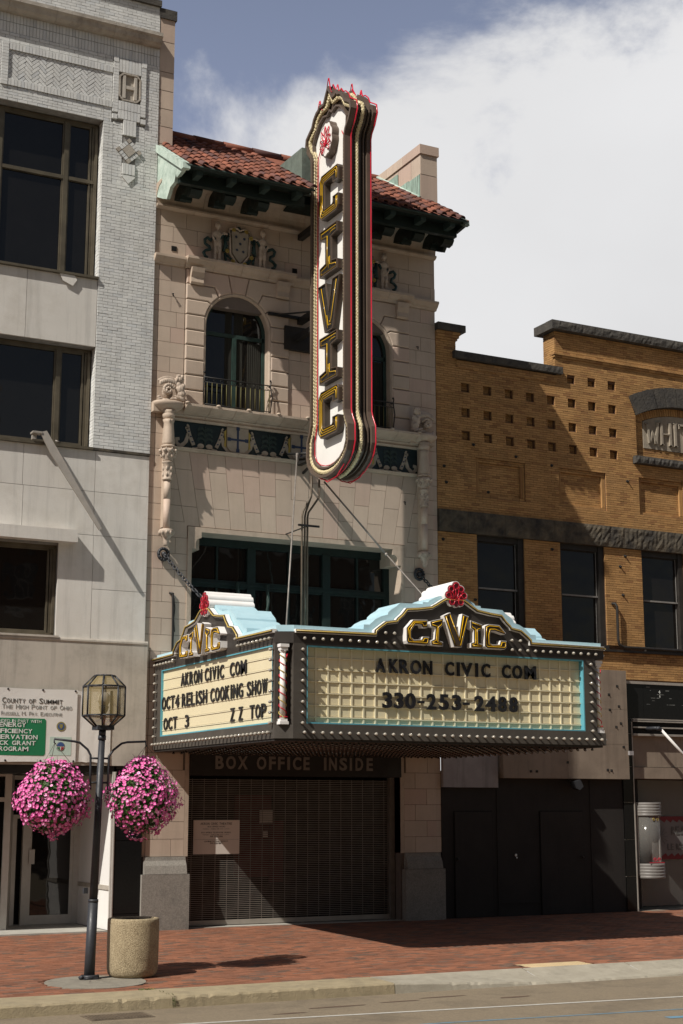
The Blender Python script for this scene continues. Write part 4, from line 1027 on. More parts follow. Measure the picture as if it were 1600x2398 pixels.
# ---- coats of arms
def arms(cx):
    y=-.03
    A=MB(); A.prism([(cx-.19,13.83),(cx-.17,13.60),(cx-.165,13.38),(cx-.06,13.24),(cx,13.18),(cx+.06,13.24),(cx+.165,13.38),(cx+.17,13.60),(cx+.19,13.83),(cx+.09,13.86),(cx,13.82),(cx-.09,13.86)],1,y-.05,.0)
    sh=part('shield',A,'cream_glaze',th)
    A=MB()
    P0=[(cx-.235,13.88),(cx-.21,13.60),(cx-.205,13.36),(cx-.08,13.19),(cx,13.12),(cx+.08,13.19),(cx+.205,13.36),(cx+.21,13.60),(cx+.235,13.88)]
    A.tube([(p[0],y-.02,p[1]) for p in P0],.026,7); A.tube([(cx-.235,y-.02,13.88),(cx-.1,y-.04,13.93),(cx,y-.02,13.88),(cx+.1,y-.04,13.93),(cx+.235,y-.02,13.88)],.024,7)
    part('shield_frame',A,'sculpted',th)
    for dx,dz in ((-.09,.16),(.09,.14),(0,.02),(-.07,-.12),(.07,-.14)):
        m=MB(); P=[]
        for k in range(12): r=.034 if k%2==0 else .015; a=math.pi/2+k*math.pi/6; P.append((cx+dx+r*math.cos(a),13.57+dz+r*math.sin(a)))
        m.prism(P,1,y-.062,y-.05); part('star',m,'navy_glaze',sh)
    g=[];
    for k in range(46):
        a=rad(k*360/46); rx,rz=.30,.40
        g.append(((cx+rx*math.cos(a)+R.uniform(-.03,.03),y-.01+R.uniform(-.02,.01),13.53+rz*math.sin(a)+R.uniform(-.025,.025)),(R.uniform(.025,.045),.03,R.uniform(.02,.035))))
    fused('wreath',g,'green_glaze',th,.013)
    m=MB()
    for a in (62,118,240,292,35,200,330):
        X_,Z_=cx+.30*math.cos(rad(a)),13.53+.39*math.sin(rad(a))
        m.tube([(X_+.032*math.cos(t),y-.045,Z_+.032*math.sin(t)) for t in [k*math.pi/4 for k in range(8)]],.016,6,closed=True); m.ball((X_,y-.045,Z_),(.016,.02,.016),6,5)
    part('gilt_flower',m,'gold_glaze',th)
    for s in (-1,1):
        px=cx+s*.50; b=[]
        b+=[((px,y-.06,13.90),(.068,.06,.075)),((px,y-.05,13.95),(.06,.055,.045)),((px,y-.05,13.82),(.03,.03,.05)),
            ((px,y-.05,13.70),(.085,.055,.10)),((px,y-.05,13.58),(.075,.055,.09)),((px-.035,y-.05,13.50),(.05,.05,.07)),((px+.035,y-.05,13.50),(.05,.05,.07)),
            ((px-.04,y-.05,13.38),(.045,.045,.11)),((px-.045,y-.05,13.24),(.035,.04,.09)),((px-.05,y-.07,13.155),(.045,.05,.02)),
            ((px+.045,y-.06,13.39),(.043,.045,.11)),((px+.04,y-.06,13.25),(.033,.04,.09)),((px+.045,y-.08,13.155),(.045,.05,.02)),
            ((px+s*.09,y-.05,13.70),(.03,.03,.08),-s*20),((px+s*.10,y-.08,13.60),(.025,.03,.06),s*20),((px+s*.07,y-.09,13.545),(.03,.03,.025)),
            ((px-s*.10,y-.05,13.72),(.075,.03,.028),s*25),((px-s*.17,y-.05,13.76),(.06,.03,.026),-s*20),((px-s*.005,y-.02,13.62),(.05,.03,.2))]
        fused('putto',b,'sculpted',th,.010)
        m=MB(); P=[(px-s*.12,13.72),(px-s*.04,13.60),(px+s*.04,13.58),(px+s*.10,13.63),(px+s*.14,13.56),(px+s*.22,13.60),(px+s*.28,13.55),(px+s*.26,13.47),(px+s*.18,13.42),(px+s*.17,13.35),(px+s*.25,13.33),(px+s*.30,13.27),(px+s*.27,13.20),(px+s*.18,13.17)]
        Pm=[]
        for i in range(len(P)-1):
            for t in (0,.34,.67): Pm.append((P[i][0]+(P[i+1][0]-P[i][0])*t,y-.05+.012*math.sin((i+t)*2),P[i][1]+(P[i+1][1]-P[i][1])*t))
        m.tube(Pm,.030,8); part('ribbon',m,'green_glaze',th)
        m=MB(); m.tube([(px-s*.17,y-.02,13.74),(px-s*.18,y-.03,13.55),(px-s*.15,y-.02,13.38)],.034,7); m.tube([(px-s*.18,y-.02,13.35),(px-s*.20,y-.03,13.2)],.03,7); part('sash',m,'green_glaze',th)
arms(1.70); arms(2*CX-1.70)
for z0,x0 in ((13.22,.24),(13.2,2.92)):
    m=MB(); m.box(x0,x0+.11,-.012,.01,z0,z0+.10); part('putlog_hole',m,'interior_black',th)
# ---- eave: copper soffit, rafter ends, scroll brackets, tiles
SX=CX-.03; EL,ER=-.06,6.22
def rz(y): return 14.46+.64*(y+1.5)
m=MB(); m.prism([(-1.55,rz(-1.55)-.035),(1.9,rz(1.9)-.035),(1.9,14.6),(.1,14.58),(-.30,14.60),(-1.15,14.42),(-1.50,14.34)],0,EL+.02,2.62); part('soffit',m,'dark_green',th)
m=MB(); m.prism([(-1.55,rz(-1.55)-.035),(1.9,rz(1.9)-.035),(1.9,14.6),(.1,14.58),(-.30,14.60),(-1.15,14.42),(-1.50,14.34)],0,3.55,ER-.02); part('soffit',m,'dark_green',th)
m=MB(); m.box(2.62,3.55,-.7,.1,14.45,14.7); part('eave_infill',m,'dark_green',th)
for a,b in ((EL,2.62),(3.55,ER)):
    m=MB(); m.box(a,b,-1.20,-1.08,14.16,14.38); part('eave_beam',m,'dark_green',th)
for a,b in ((EL,2.66),(3.52,ER)):
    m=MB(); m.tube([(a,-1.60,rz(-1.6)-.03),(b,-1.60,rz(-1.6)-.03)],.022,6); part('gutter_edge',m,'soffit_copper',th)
rb=None; sb=None
for i in range(9):
    x=.24+i*.712
    if 2.56<x<3.6: continue
    if rb is None:
        q=MB(); q.box(x-.06,x+.06,-1.50,-1.21,14.24,14.42); rb=q.mesh('rafter_end','soffit_copper',q.centre()); rc=q.centre(); bx=x
    place('rafter_end',rb,rc+Vector((x-bx,0,0)),th)
for i in range(9):
    x=.38+i*.722
    if 2.52<x<3.65: continue
    P=[(-.02,13.92+.35),(-.10,14.27),(-.30,14.20),(-.36,14.14),(-.42,14.17),(-.44,14.24),(-.62,14.22),(-.72,14.10),(-.80,14.06),(-.93,14.08),(-1.0,14.16),(-.98,14.25),(-1.05,14.30),(-1.05,14.42),(-.02,14.58)]
    if sb is None: q=MB(); q.prism(P,0,x-.12,x+.12); sb=q.mesh('scroll_rafter','dark_green',q.centre()); sbc=q.centre(); bx=x
    place('scroll_rafter',sb,sbc+Vector((x-bx,0,0)),th)
# sheet copper gable end on the left, carved end on the right
P=[(.15,15.42),(-1.45,14.40),(-1.50,14.30),(-1.38,14.28),(-1.40,14.20),(-1.22,14.22),(-1.12,14.12),(-1.15,13.98),(-1.30,13.93),(-1.02,13.90),(-.72,14.10),(-.52,14.02),(-.42,13.92),(.0,14.12),(.15,14.16)]
P=[(.15,15.42),(-1.45,14.42),(-1.52,14.30),(-1.15,14.26),(-1.10,14.36),(-1.02,14.22),(-.80,14.20),(-.62,14.02),(-.42,14.10),(.0,14.30),(.15,14.45)]
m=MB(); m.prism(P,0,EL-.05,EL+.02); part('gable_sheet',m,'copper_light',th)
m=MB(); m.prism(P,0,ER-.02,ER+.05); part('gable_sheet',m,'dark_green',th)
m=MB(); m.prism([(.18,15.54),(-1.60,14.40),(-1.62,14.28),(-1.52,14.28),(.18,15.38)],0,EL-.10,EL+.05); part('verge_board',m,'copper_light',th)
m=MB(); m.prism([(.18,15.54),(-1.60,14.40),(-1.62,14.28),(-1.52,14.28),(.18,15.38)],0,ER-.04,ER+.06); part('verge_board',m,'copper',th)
# tiles: pans and barrels in courses
NCOL,NROW=27,12; dx=(ER-EL)/NCOL; sl=math.atan(.64); rl=.30
q=MB(); q.smooth=True; rings=[]
for k in range(3):
    t=k/2; r_=.5*dx*(.60-.03*t); rings.append([(r_*math.cos(rad(a)),t*(rl+.05),r_*math.sin(rad(a))*.95+ (0.018 if k==0 else .018-.02*t)) for a in range(0,181,30)])
idx=[q.pts(r) for r in rings]
idx0=q.pts([(p[0]*.82,p[1],p[2]*.78) for p in rings[0]])
for A,Bq in zip(idx,idx[1:]):
    for i in range(6): q.face((A[i],A[i+1],Bq[i+1],Bq[i]))
q.smooth=False
for i in range(6): q.face((idx[0][i],idx[0][i+1],idx0[i+1],idx0[i]))
tile=q.mesh('roof_tile','roof_tile',(0,0,0))
cnt=0; T=[]
for r in range(NROW):
    for c in range(NCOL):
        yy=-1.64+r*rl*math.cos(sl); T.append((EL+dx*(c+.5),yy,rz(yy)+.012))
keep=[t for t in T if not (2.66<t[0]<3.52)]
keep.sort(key=lambda t:t[1])
for t in keep[:300]:
    o=place('roof_tile',tile,(t[0]+R.uniform(-.006,.006),t[1]+R.uniform(-.012,.012),t[2]+R.uniform(-.003,.004)),th); o.rotation_euler=(sl+R.uniform(-.02,.02),0,R.uniform(-.02,.02))
m=MB(); [m.poly([(a,y0,rz(y0)-.01),(b,y0,rz(y0)-.01),(b,y1,rz(y1)-.01),(a,y1,rz(y1)-.01)]) for a,b,y0,y1 in ((EL,2.64,-1.6,1.95),(2.64,3.54,-.7,1.95),(3.54,ER,-1.6,1.95))]
part('pan_tiles',m,'roof_tile',th)
m=MB()
for c in range(NCOL+1):
    x=EL+dx*c
    if 2.66<x<3.52: continue
    for r in range(NROW):
        y0=-1.62+r*rl*math.cos(sl); y1=y0+rl*math.cos(sl); a=m.pts([(x-dx*.22,y0,rz(y0)+.012),(x,y0,rz(y0)-.006),(x+dx*.22,y0,rz(y0)+.012),(x-dx*.22,y1,rz(y1)-.004),(x,y1,rz(y1)-.02),(x+dx*.22,y1,rz(y1)-.004)]); m.face((a[0],a[1],a[4],a[3])); m.face((a[1],a[2],a[5],a[4]))
part('pan_courses',m,'roof_tile',th,kind='stuff')
tr=keep[300:]
if tr:
    m=MB()
    for t in tr:
        b=len(m.v); 
        for v in tile.vertices:
            y_=v.co.y*math.cos(sl)-v.co.z*math.sin(sl); z_=v.co.y*math.sin(sl)+v.co.z*math.cos(sl); m.v.append((t[0]+v.co.x,t[1]+y_,t[2]+z_))
        for p in tile.polygons: m.face([b+i for i in p.vertices])
    part('upper_tiles',m,'roof_tile',th,kind='stuff')
ycap=1.78
for i in range(9):
    x=EL+i*.70
    m=MB(); m.tube([(x,ycap,rz(ycap)+.05),(x+.74,ycap,rz(ycap)+.035)],.085,8); part('ridge_tile',m,'roof_tile',th)
# parapet piers either side and copper clad bulkhead behind the sign
def ppier(x0,x1,ztop,y0,lab):
    zz_=[14.55,15.25,15.93,16.42] if ztop<17 else [14.55,15.05,15.45,15.83,16.22,16.62,17.03,17.70,18.22]
    for a,b in zip(zz_,zz_[1:]):
        ys=[y0,y0+.42,y0+1.0,y0+1.6,y0+2.2]
        for c,d in zip(ys,ys[1:]):
            m=MB(); m.box(x0+.001,x1-.001,c+.006,d-.006,a+.008,b-.008); part('pier_block',m,'terracotta',th)
    m=MB(); m.box(x0+.012,x1-.012,y0+.012,y0+2.19,14.5,ztop-.2); part('pier_core',m,'joint',th)
    for c,d in ((y0-.03,y0+.75),(y0+.755,y0+1.5),(y0+1.505,y0+2.22)):
        m=MB(); m.box(x0-.03,x1+.03,c,d,ztop-.215,ztop); part('coping_stone',m,'terracotta' if ztop<17 else 'dark_stone',th)
ppier(-.115,.20,18.42,-.03,''); ppier(5.92,6.345,16.62,-.22,'')
m=MB(); m.prism([(-.30,15.25),(.0,15.62),(.75,16.0),(1.35,16.25),(1.5,16.45),(1.5,15.8),(.6,15.75)],0,5.905,5.915); 
P=[(-.2,15.92),(.22,15.92),(.22,15.5),(.72,15.95),(.72,16.2),(1.3,16.2),(1.8,16.42),(1.8,16.55),(1.6,16.42)]
m=MB(); m.prism([(-.20,15.28),(-.20,15.92),(.30,15.92),(.30,15.60+.35),(.78,15.95),(.78,16.30),(1.25,16.30),(1.6,16.42)],0,5.895,5.915); part('stained_flashing',m,'copper_stain',th)
m=MB(); m.tube([(5.88,-.25,rz(-.25)+.10),(5.88,1.7,rz(1.7)+.08)],.03,6); part('flashing_roll',m,'copper_light',th)
m=MB(); m.box(-.115,.24,2.2,2.5,14.5,16.5); 
m=MB(); m.prism([(-.82,14.62),(-.82,15.63),(.30,15.66),(.42,15.70),(.7,15.6),(.7,14.8)],0,2.74,3.50); part('copper_bulkhead',m,'copper',th)
for z0 in (14.9,): pass
# wall fittings
for x,z in ((.28,12.30),(.30,8.33),(5.9,12.0),(5.55,8.55)):
    m=MB(); m.tube([(x,0,z+.02),(x,-.07,z),(x,-.06,z-.05),(x,-.04,z-.02)],.012,5); part('iron_hook',m,'dark_metal',th)
m=MB(); m.tube([(.36,-.0,6.30),(.42,-.03,6.29),(.43,-.03,6.1),(.435,-.035,5.6),(.44,-.03,4.9)],.022,6); m.tube([(.45,-.025,6.2),(.47,-.03,6.0),(.45,-.03,5.8),(.475,-.03,5.55)],.010,5); part('wall_conduit',m,'dark_metal',th)
m=MB(); m.box(-5.6,12.2,2.3,2.6,0,14); m=None
m=MB(); m.box(0,6.26,1.95,8,0,14.4); m.box(.2,6.0,2.0,8,14.4,16.5); part('rear_block',m,'joint',th)
# ---- gate, sign, notice
bs=thing('box_office_sign',(3.1,-.06,2.85),'black fascia board lettered BOX OFFICE INSIDE in dull grey above the steel gate','sign')
m=MB(); m.box(.85,5.40,-.07,.3,2.852,3.34); part('fascia_board',m,'box_sign',bs)
for ch,a,b in (('B',1.34,1.51),('O',1.56,1.76),('X',1.80,2.01),('O',2.20,2.40),('F',2.46,2.60),('F',2.65,2.79),('I',2.85,2.905),('C',2.97,3.15),('E',3.20,3.33),('I',3.65,3.70),('N',3.76,3.93),('S',3.99,4.16),('I',4.22,4.27),('D',4.35,4.52),('E',4.60,4.74)):
    m=MB(WALL); add_glyph(m,ch,a,b,2.975,3.225,.07,.085,.03); part('letter',m,'box_letters',bs)
gt=thing('security_gate',(3.1,.3,.05),'closed steel roller grille of thin bars across the dark theatre entrance','gate')
sl_=None
nb=74
for i in range(nb):
    z=.20+i*(2.78-.20)/(nb-1)
    if sl_ is None: q=MB(); q.box(.93,5.30,.295,.308,z-.0065,z+.0065); sl_=q.mesh('grille_bar','grille_steel',q.centre()); sc_=q.centre(); z0_=z
    place('grille_bar',sl_,sc_+Vector((0,0,z-z0_)),gt)
sl_=None
for i in range(18):
    x=1.03+i*.245
    if sl_ is None: q=MB(); q.box(x-.0045,x+.0045,.296,.303,.16,2.80); sl_=q.mesh('grille_link','grille_steel',q.centre()); sc_=q.centre(); x0_=x
    place('grille_link',sl_,sc_+Vector((x-x0_,0,0)),gt)
m=MB(); m.box(.93,5.31,.28,.33,.075,.165); part('bottom_bar',m,'aluminium',gt)
for a,b in ((5.30,5.40),(.86,.93)):
    m=MB(); m.box(a,b,.22,.36,.06,2.85); part('guide_channel',m,'grille_steel',gt)
m=MB(); m.box(.8,5.45,.0,.6,-.1,.062); part('threshold',m,'concrete_light',th)
m=MB(); m.box(.85,5.45,1.6,1.7,0,3.3); m.box(.80,.86,.4,1.7,0,3.3); m.box(5.44,5.5,.4,1.7,0,3.3); m.box(.8,5.5,.3,1.7,3.3,3.4); m.box(.8,5.5,.6,1.7,-.05,.05); part('entrance_hall',m,'interior_black',th)
m=MB(); m.box(2.3,3.1,1.2,1.25,.9,2.5); ps=part('red_door_panel',m,'poster_red',th)
m=MB(); m.box(3.05,3.35,1.15,1.2,.8,2.0); part('red_door_panel',m,'poster_red',th)
for x0,x1,z0,z1 in ((2.62,2.90,1.95,2.20),(2.70,2.80,1.68,1.80)):
    m=MB(); m.box(x0,x1,.7,.71,z0,z1); part('door_notice',m,'notice',th)
nt_=thing('hours_notice',(1.52,.2,1.38),'pale rectangular notice headed AKRON CIVIC THEATRE fixed to the left part of the gate','notice')
m=MB(); m.box(1.05,2.0,.255,.275,1.385,2.02); part('notice_board',m,'notice',nt_)
FN=Frame((0,.255,0),(1,0,0),(0,0,1),(0,-1,0))
m=MB(FN); add_text(m,'AKRON CIVIC THEATRE',1.19,1.84,1.93,1.975,.001,.003,.01)
add_text(m,'BOX OFFICE HOURS',1.34,1.70,1.885,1.91,.001,.003,.0,gap=.12); add_text(m,'BOX OFFICE TELEPHONE ORDERS',1.21,1.82,1.775,1.80,.001,.003,.0,gap=.12)
add_text(m,'ADMINISTRATIVE OFFICES',1.27,1.76,1.61,1.635,.001,.003,.0,gap=.12); add_text(m,'330 253-2488',1.39,1.65,1.70,1.728,.001,.003,.01); add_text(m,'330 535-3179',1.39,1.65,1.575,1.60,.001,.003,.01)
for z in (1.85,1.742): add_text(m,'Monday - Friday 10 A.M - 5 P.M',1.24,1.78,z-.004,z+.012,.001,.003,-.01,gap=.1)
part('notice_text',m,'print_dark',nt_)
m=MB(FN); m.box(1.07,1.98,1.655,1.66,.001,.003); part('notice_rule',m,'print_grey',nt_)
# ================================================================ marquee
mq=thing('theatre_marquee',(3.23,-2.8,3.31),'boxy theatre marquee with cream letter boards, rows of bulbs and pale blue stepped crests','marquee')
ZB,ZT=3.31,4.98
m=MB(); m.prism([(.17,-5.43),(.40,-5.44),(.40,-5.46),(6.17,-5.46),(6.17,-5.36),(6.25,-5.36),(6.25,0),(.17,0)],2,3.521,4.799); part('marquee_body',m,'marquee_dark',mq)
m=MB(); m.prism([(.10,-5.47),(.36,-5.60),(6.37,-5.60),(6.37,0),(.10,0)],2,ZB,3.52); part('lower_band',m,'marquee_dark',mq)
m=MB(); m.prism([(.10,-5.47),(.36,-5.60),(6.37,-5.60),(6.37,0),(.10,0)],2,4.80,ZT-.0); part('upper_band',m,'marquee_fascia',mq)
m=MB(); m.prism([(.13,-5.44),(.38,-5.57),(6.34,-5.57),(6.34,-.03),(.13,-.03)],2,ZT+.0,5.085); part('roof_coping',m,'marquee_blue',mq)
m=MB(); m.prism([(.12,-5.42),(.38,-5.55),(6.33,-5.55),(6.33,-.03),(.12,-.03)],2,ZB-.035,ZB-.001); part('soffit_panel',m,'soffit_dark',mq)
HALF=[(.17,5.655),(.24,5.62),(.36,5.545),(.40,5.525),(.44,5.50),(.70,5.46),(.92,5.44),(1.0,5.345),(1.09,5.27),(1.11,5.235),(1.31,5.20),(1.43,5.115),(1.50,5.06),(1.51,5.0)]
OUT=[(.0,5.73),(.20,5.73),(.30,5.70),(.44,5.63),(.46,5.60),(.56,5.60),(.57,5.565),(1.0,5.555),(1.06,5.50),(1.16,5.44),(1.22,5.385),(1.23,5.35),(1.34,5.32),(1.46,5.26),(1.54,5.19),(1.57,5.165),(1.67,5.165),(1.68,5.085)]
CREST=[]
def crest(fr,uc,ulo,uhi,scale=1.0,back=.78,front=True,nolet=False):
    """stepped crest, fascia, neon rim, palmette and channel letters on one face of the marquee"""
    left=[(uc-d*scale,v) for d,v in HALF[::-1]]; right=[(uc+d*scale,v) for d,v in HALF]
    line=left+right
    foot=[(uc-1.51*scale,4.80),(uc+1.51*scale,4.80)]
    m=MB(fr); P=[(p[0],p[1]) for p in line]; m.prism([foot[0]]+P+[foot[1]],2,-.03,.004); part('crest_fascia',m,'marquee_fascia',mq)
    o=[(uc-d*scale,v) for d,v in OUT[::-1]]+[(uc+d*scale,v) for d,v in OUT[1:]]
    m=MB(fr); m.prism(o+[(uc+1.68*scale,4.99),(uc-1.68*scale,4.99)],2,-back,-.045); part('blue_crest',m,'marquee_blue',mq)
    full=[(ulo,4.99)]+line+[(uhi,4.99)]
    m=MB(fr); m.prism(band(full,.030),2,-.03,.045); part('white_rim',m,'sign_white',mq)
    m=MB(fr); m.prism(band(full,.022),2,.045,.052); part('rim_channel',m,'letter_brown',mq)
    m=MB(fr); m.tube([(p[0],p[1],.066) for p in full],.0105,6); part('neon_tube',m,'neon_gold',mq)
    # palmette
    pc=(uc+.02,5.735)
    lob=[(0,.155,.085),(.095,.10,.075),(-.095,.10,.075),(.15,-.005,.075),(-.15,-.005,.075),(.085,-.115,.075),(-.085,-.115,.075),(0,-.165,.045)]
    def rad_out(t):
        r=0.0; d=Vector((math.cos(t),math.sin(t)))
        for x,y,q in lob:
            c=Vector((x,y)); b=c.dot(d); disc=q*q-(c.length_squared-b*b)
            if disc>=0: r=max(r,b+math.sqrt(disc))
        return max(r,.10)
    P=[(pc[0]+rad_out(t)*math.cos(t),pc[1]+rad_out(t)*math.sin(t)) for t in [k*2*math.pi/72 for k in range(72)]]
    m=MB(fr); m.prism(P,2,-.80,.055); pl=part('palmette',m,'sign_white_fin',mq)
    m=MB(fr); m.prism(offset(P,.012),2,.055,.060); part('palmette_face',m,'palmette_red',pl)
    for x,y,q in lob[:7]:
        a=math.atan2(y,x); k=[]
        for t in range(-2,9):
            tt=t/6; k.append((pc[0]+x*1.0+q*.62*math.cos(a-2.4+tt*3.4),pc[1]+y*1.0+q*.62*math.sin(a-2.4+tt*3.4),.072))
        k=[(pc[0],pc[1]-.10,.07)]+k+[(pc[0]+x*.3,pc[1]+y*.3-.03,.07)]
        m=MB(fr); m.tube(k,.0075,5); part('neon_scroll',m,'neon_red',pl)
    # channel letters
    if not nolet:
        LT={'C1':[(-1.0,5.13),(-.87,5.27),(-.60,5.28),(-.60,5.15),(-.70,5.145),(-.72,5.19),(-.83,5.19),(-.95+.04,5.08),(-.91,4.985),(-.86,4.94),(-.71,4.955),(-.69,5.0),(-.57,5.0),(-.58,4.90),(-.61,4.865),(-.98,4.875),(-1.0,4.92)],
            'I1':[(-.55,5.26),(-.30,5.325),(-.31,5.20),(-.37,5.155),(-.385,4.95),(-.31,4.93),(-.31,4.86),(-.54,4.87),(-.54,4.94),(-.47,4.97),(-.45,5.16),(-.54,5.18)],
            'V':[(-.29,5.37),(-.16,5.43),(.0,5.03),(.07,5.42),(.20,5.38),(.05,4.86),(-.10,4.86)],
            'I2':[(.23,5.32),(.46,5.26),(.46,5.18),(.38,5.15),(.38,4.95),(.46,4.93),(.46,4.865),(.23,4.865),(.23,4.94),(.29,4.96),(.29,5.16),(.23,5.19)],
            'C2':[(.51,5.24),(.59,5.275),(.80,5.27),(.93,5.14),(.90,5.115),(.70,5.165),(.63,5.16),(.61,5.09),(.61,4.96),(.66,4.935),(.80,4.945),(.82,5.01),(.94,5.01),(.94,4.90),(.90,4.865),(.55,4.865),(.50,4.90)]}
        D=.125
        for nm,P in LT.items():
            P=ccw([(uc+x*scale+.02,y) for x,y in P])
            m=MB(fr); m.prism(P,2,.004,D); lt=part('channel_letter',m,'sign_white_fin',mq)
            q=offset(P,.008); m=MB(fr); m.prism(q,2,D,D+.004); part('letter_face',m,'letter_brown',lt)
            q=offset(P,.030); m=MB(fr); m.tube([(p[0],p[1],D+.014) for p in q],.0072,5,closed=True); part('letter_neon',m,'neon_yellow',lt)
crest(FRONT,3.31,.38,6.36); crest(SIDE,2.60,.0,5.46,.98); 
crest(Frame((6.37,0,0),(0,1,0),(0,0,1),(1,0,0)),-2.6,-5.58,0,.98,nolet=False)
for ulo,uhi in ((.0,0),): pass
def board(fr,u0,u1,rows,cols,grid,fo=None,rec=.12):
    z0,z1=3.555,4.765
    a,b=fo; m=MB(fr)
    m.ring([(a,3.5205),(b,3.5205),(b,4.7995),(a,4.7995)],[(u0-.01,z0-.01),(u1+.01,z0-.01),(u1+.01,z1+.01),(u0-.01,z1+.01)],2,-.015-rec,.0); part('board_frame',m,'marquee_dark',mq)
    m=MB(fr); m.ring([(u0-.009,z0-.009),(u1+.009,z0-.009),(u1+.009,z1+.009),(u0-.009,z1+.009)],[(u0+.012,z0+.012),(u1-.012,z0+.012),(u1-.012,z1-.012),(u0+.012,z1-.012)],2,-.01-rec,-.003); part('blue_trim',m,'trim_blue',mq)
    fr=Frame(fr.O-fr.N*rec,fr.U,fr.V,fr.N)
    m=MB(fr); m.box(u0,u1,z0,z1,-.02,.008); bd=part('letter_board',m,'board_cream',mq)
    if grid:
        n=round((u1-u0-.2)/.213)
        for i in range(n+1):
            u=u0+.2+i*(u1-u0-.2)/n
            if u>u1-.04: break
            m=MB(fr); m.box(u-.014,u+.014,z0+.012,z1-.012,.008,.024); part('board_rib',m,'board_rib',bd)
    rs=[z0+.10+i*.1875 for i in range(7)]
    for v in rs:
        m=MB(fr); m.box(u0+.012,u1-.012,v-.008,v+.008,.008,.030 if grid else .020); rl=part('letter_rail',m,'board_rib',bd)
        m=MB(fr); m.box(u0+.012,u1-.012,v+.0085,v+.0135,.008,.012); part('rail_gap',m,'board_line',bd)
    return bd
fb=board(FRONT,.60,5.93,0,0,True,(.36,6.19)); sb_=board(SIDE,.38,5.36,0,0,False,(0,5.47),.05); rb_=board(Frame((6.37,0,0),(0,1,0),(0,0,1),(1,0,0)),-5.3,-.4,0,0,False,(-5.38,0))
def words(fr,lst,v0,v1,parent,n0,b=.028):
    if parent is sb_: b=.012
    for ch,a,b_ in lst:
        if parent is sb_: a,b_=.10+(a-.10)*.965-.04,.10+(b_-.10)*.965-.04
        else: a+=.045; b_+=.045
        m=MB(fr)
        if ch=='-': m.box(a,b_,v0+(v1-v0)*.37,v0+(v1-v0)*.53,n0,n0+.03)
        else: add_glyph(m,ch,a,b_,v0,v1,n0,n0+(.016 if parent is sb_ else .028),b)
        part('changeable_letter',m,'letter_black',parent)
words(FRONT,[('A',1.82,2.0),('K',2.07,2.25),('R',2.26,2.44),('O',2.47,2.67),('N',2.71,2.88),('C',3.13,3.30),('I',3.36,3.41),('V',3.44,3.66),('I',3.72,3.77),('C',3.84,4.01),('C',4.25,4.42),('O',4.46,4.66),('M',4.71,4.94)],4.40,4.63,fb,-.085)
words(FRONT,[('3',1.94,2.12),('3',2.16,2.33),('0',2.36,2.56),('-',2.60,2.72),('2',2.77,2.95),('5',3.01,3.19),('3',3.25,3.43),('-',3.47,3.59),('2',3.69,3.88),('4',3.91,4.12),('8',4.16,4.33),('8',4.38,4.55)],3.83,4.09,fb,-.085)
def line(txt,u0,u1,gap=.045):
    ws=[.5 if c=='I' else 1.25 if c in 'MW' else 1.0 for c in txt]; k=(u1-u0-gap*(len(txt)-1))/sum(ws); r=[];u=u0
    for c,w in zip(txt,ws): r.append((c,u+(.02 if c=='I' else 0),u+w*k-(.02 if c=='I' else 0))); u+=w*k+gap
    return r
words(SIDE,line('AKRON',1.43,2.47)+line('CIVIC',2.62,3.50)+line('COM',3.78,4.49),4.405,4.64,sb_,-.03)
words(SIDE,line('OCT4',.44,1.34)+line('RELISH',1.50,2.73)+line('COOKING',2.90,4.35)+line('SHOW',4.53,5.36),4.03,4.27,sb_,-.03)
words(SIDE,line('OCT',.55,1.26)+[('3',1.68,1.86)]+[('Z',3.82,4.01),('Z',4.18,4.36)]+line('TOP',4.66,5.32),3.655,3.88,sb_,-.03)
# bulbs
bulbs=[]
def bl(fr,u,v,n=.0): bulbs.append((fr,u,v,n))
for i in range(37): bl(FRONT,.535+i*.1585,3.405)
for i in range(8): bl(FRONT,.50,3.55+i*.164); bl(FRONT,6.055,3.55+i*.164)
for i in range(11): bl(FRONT,.53+i*.162,4.875)
bl(FRONT,1.985,5.035); bl(FRONT,2.15,5.035); bl(FRONT,4.43,5.035); bl(FRONT,4.60,5.035)
for i in range(12): bl(FRONT,4.43+i*.158,4.875)
FARF=Frame((6.37,0,0),(0,1,0),(0,0,1),(1,0,0))
for i in range(34): bl(SIDE,.12+i*.158,3.405)
for i in range(8): bl(SIDE,.17,3.55+i*.164); bl(SIDE,5.41,3.55+i*.164)
for i in range(7): bl(SIDE,.15+i*.158,4.875)
for i in range(9): bl(SIDE,4.1+i*.158,4.875)
bl(SIDE,1.24,5.0); bl(SIDE,4.0,5.0); bl(SIDE,1.1,4.9)
for i in range(34): bl(FARF,-5.5+i*.158,3.405)
for i in range(7): bl(FARF,-5.5+i*.158,4.875)
def bulbmesh(fr):
    m=MB(); N_=fr.N; rot=N_.to_track_quat('Z','Y').to_matrix()
    q=MB(); q.lathe(0,0,[(.012,0),(.013,.018),(.022,.035),(.0275,.055),(.022,.075),(.010,.084)],8); q.cur=1; q.lathe(0,0,[(.020,-.002),(.020,.010),(.012,.012)],8)
    q.v=[tuple(rot@Vector(v)) for v in q.v]; return q.mesh('light_bulb',['bulb_glass','socket_dark'],(0,0,0))
meshes={}
for fr,u,v,n in bulbs:
    kx=tuple(fr.N)
    if kx not in meshes: meshes[kx]=bulbmesh(fr)
    place('light_bulb',meshes[kx],fr(u,v,n),mq)
DOWN=Frame((0,0,ZB-.035),(1,0,0),(0,1,0),(0,0,-1)); dm=bulbmesh(DOWN); dm.materials[0]=MATS['bulb_darkened']
for v_ in dm.vertices: v_.co.z*=.6; sof=[]
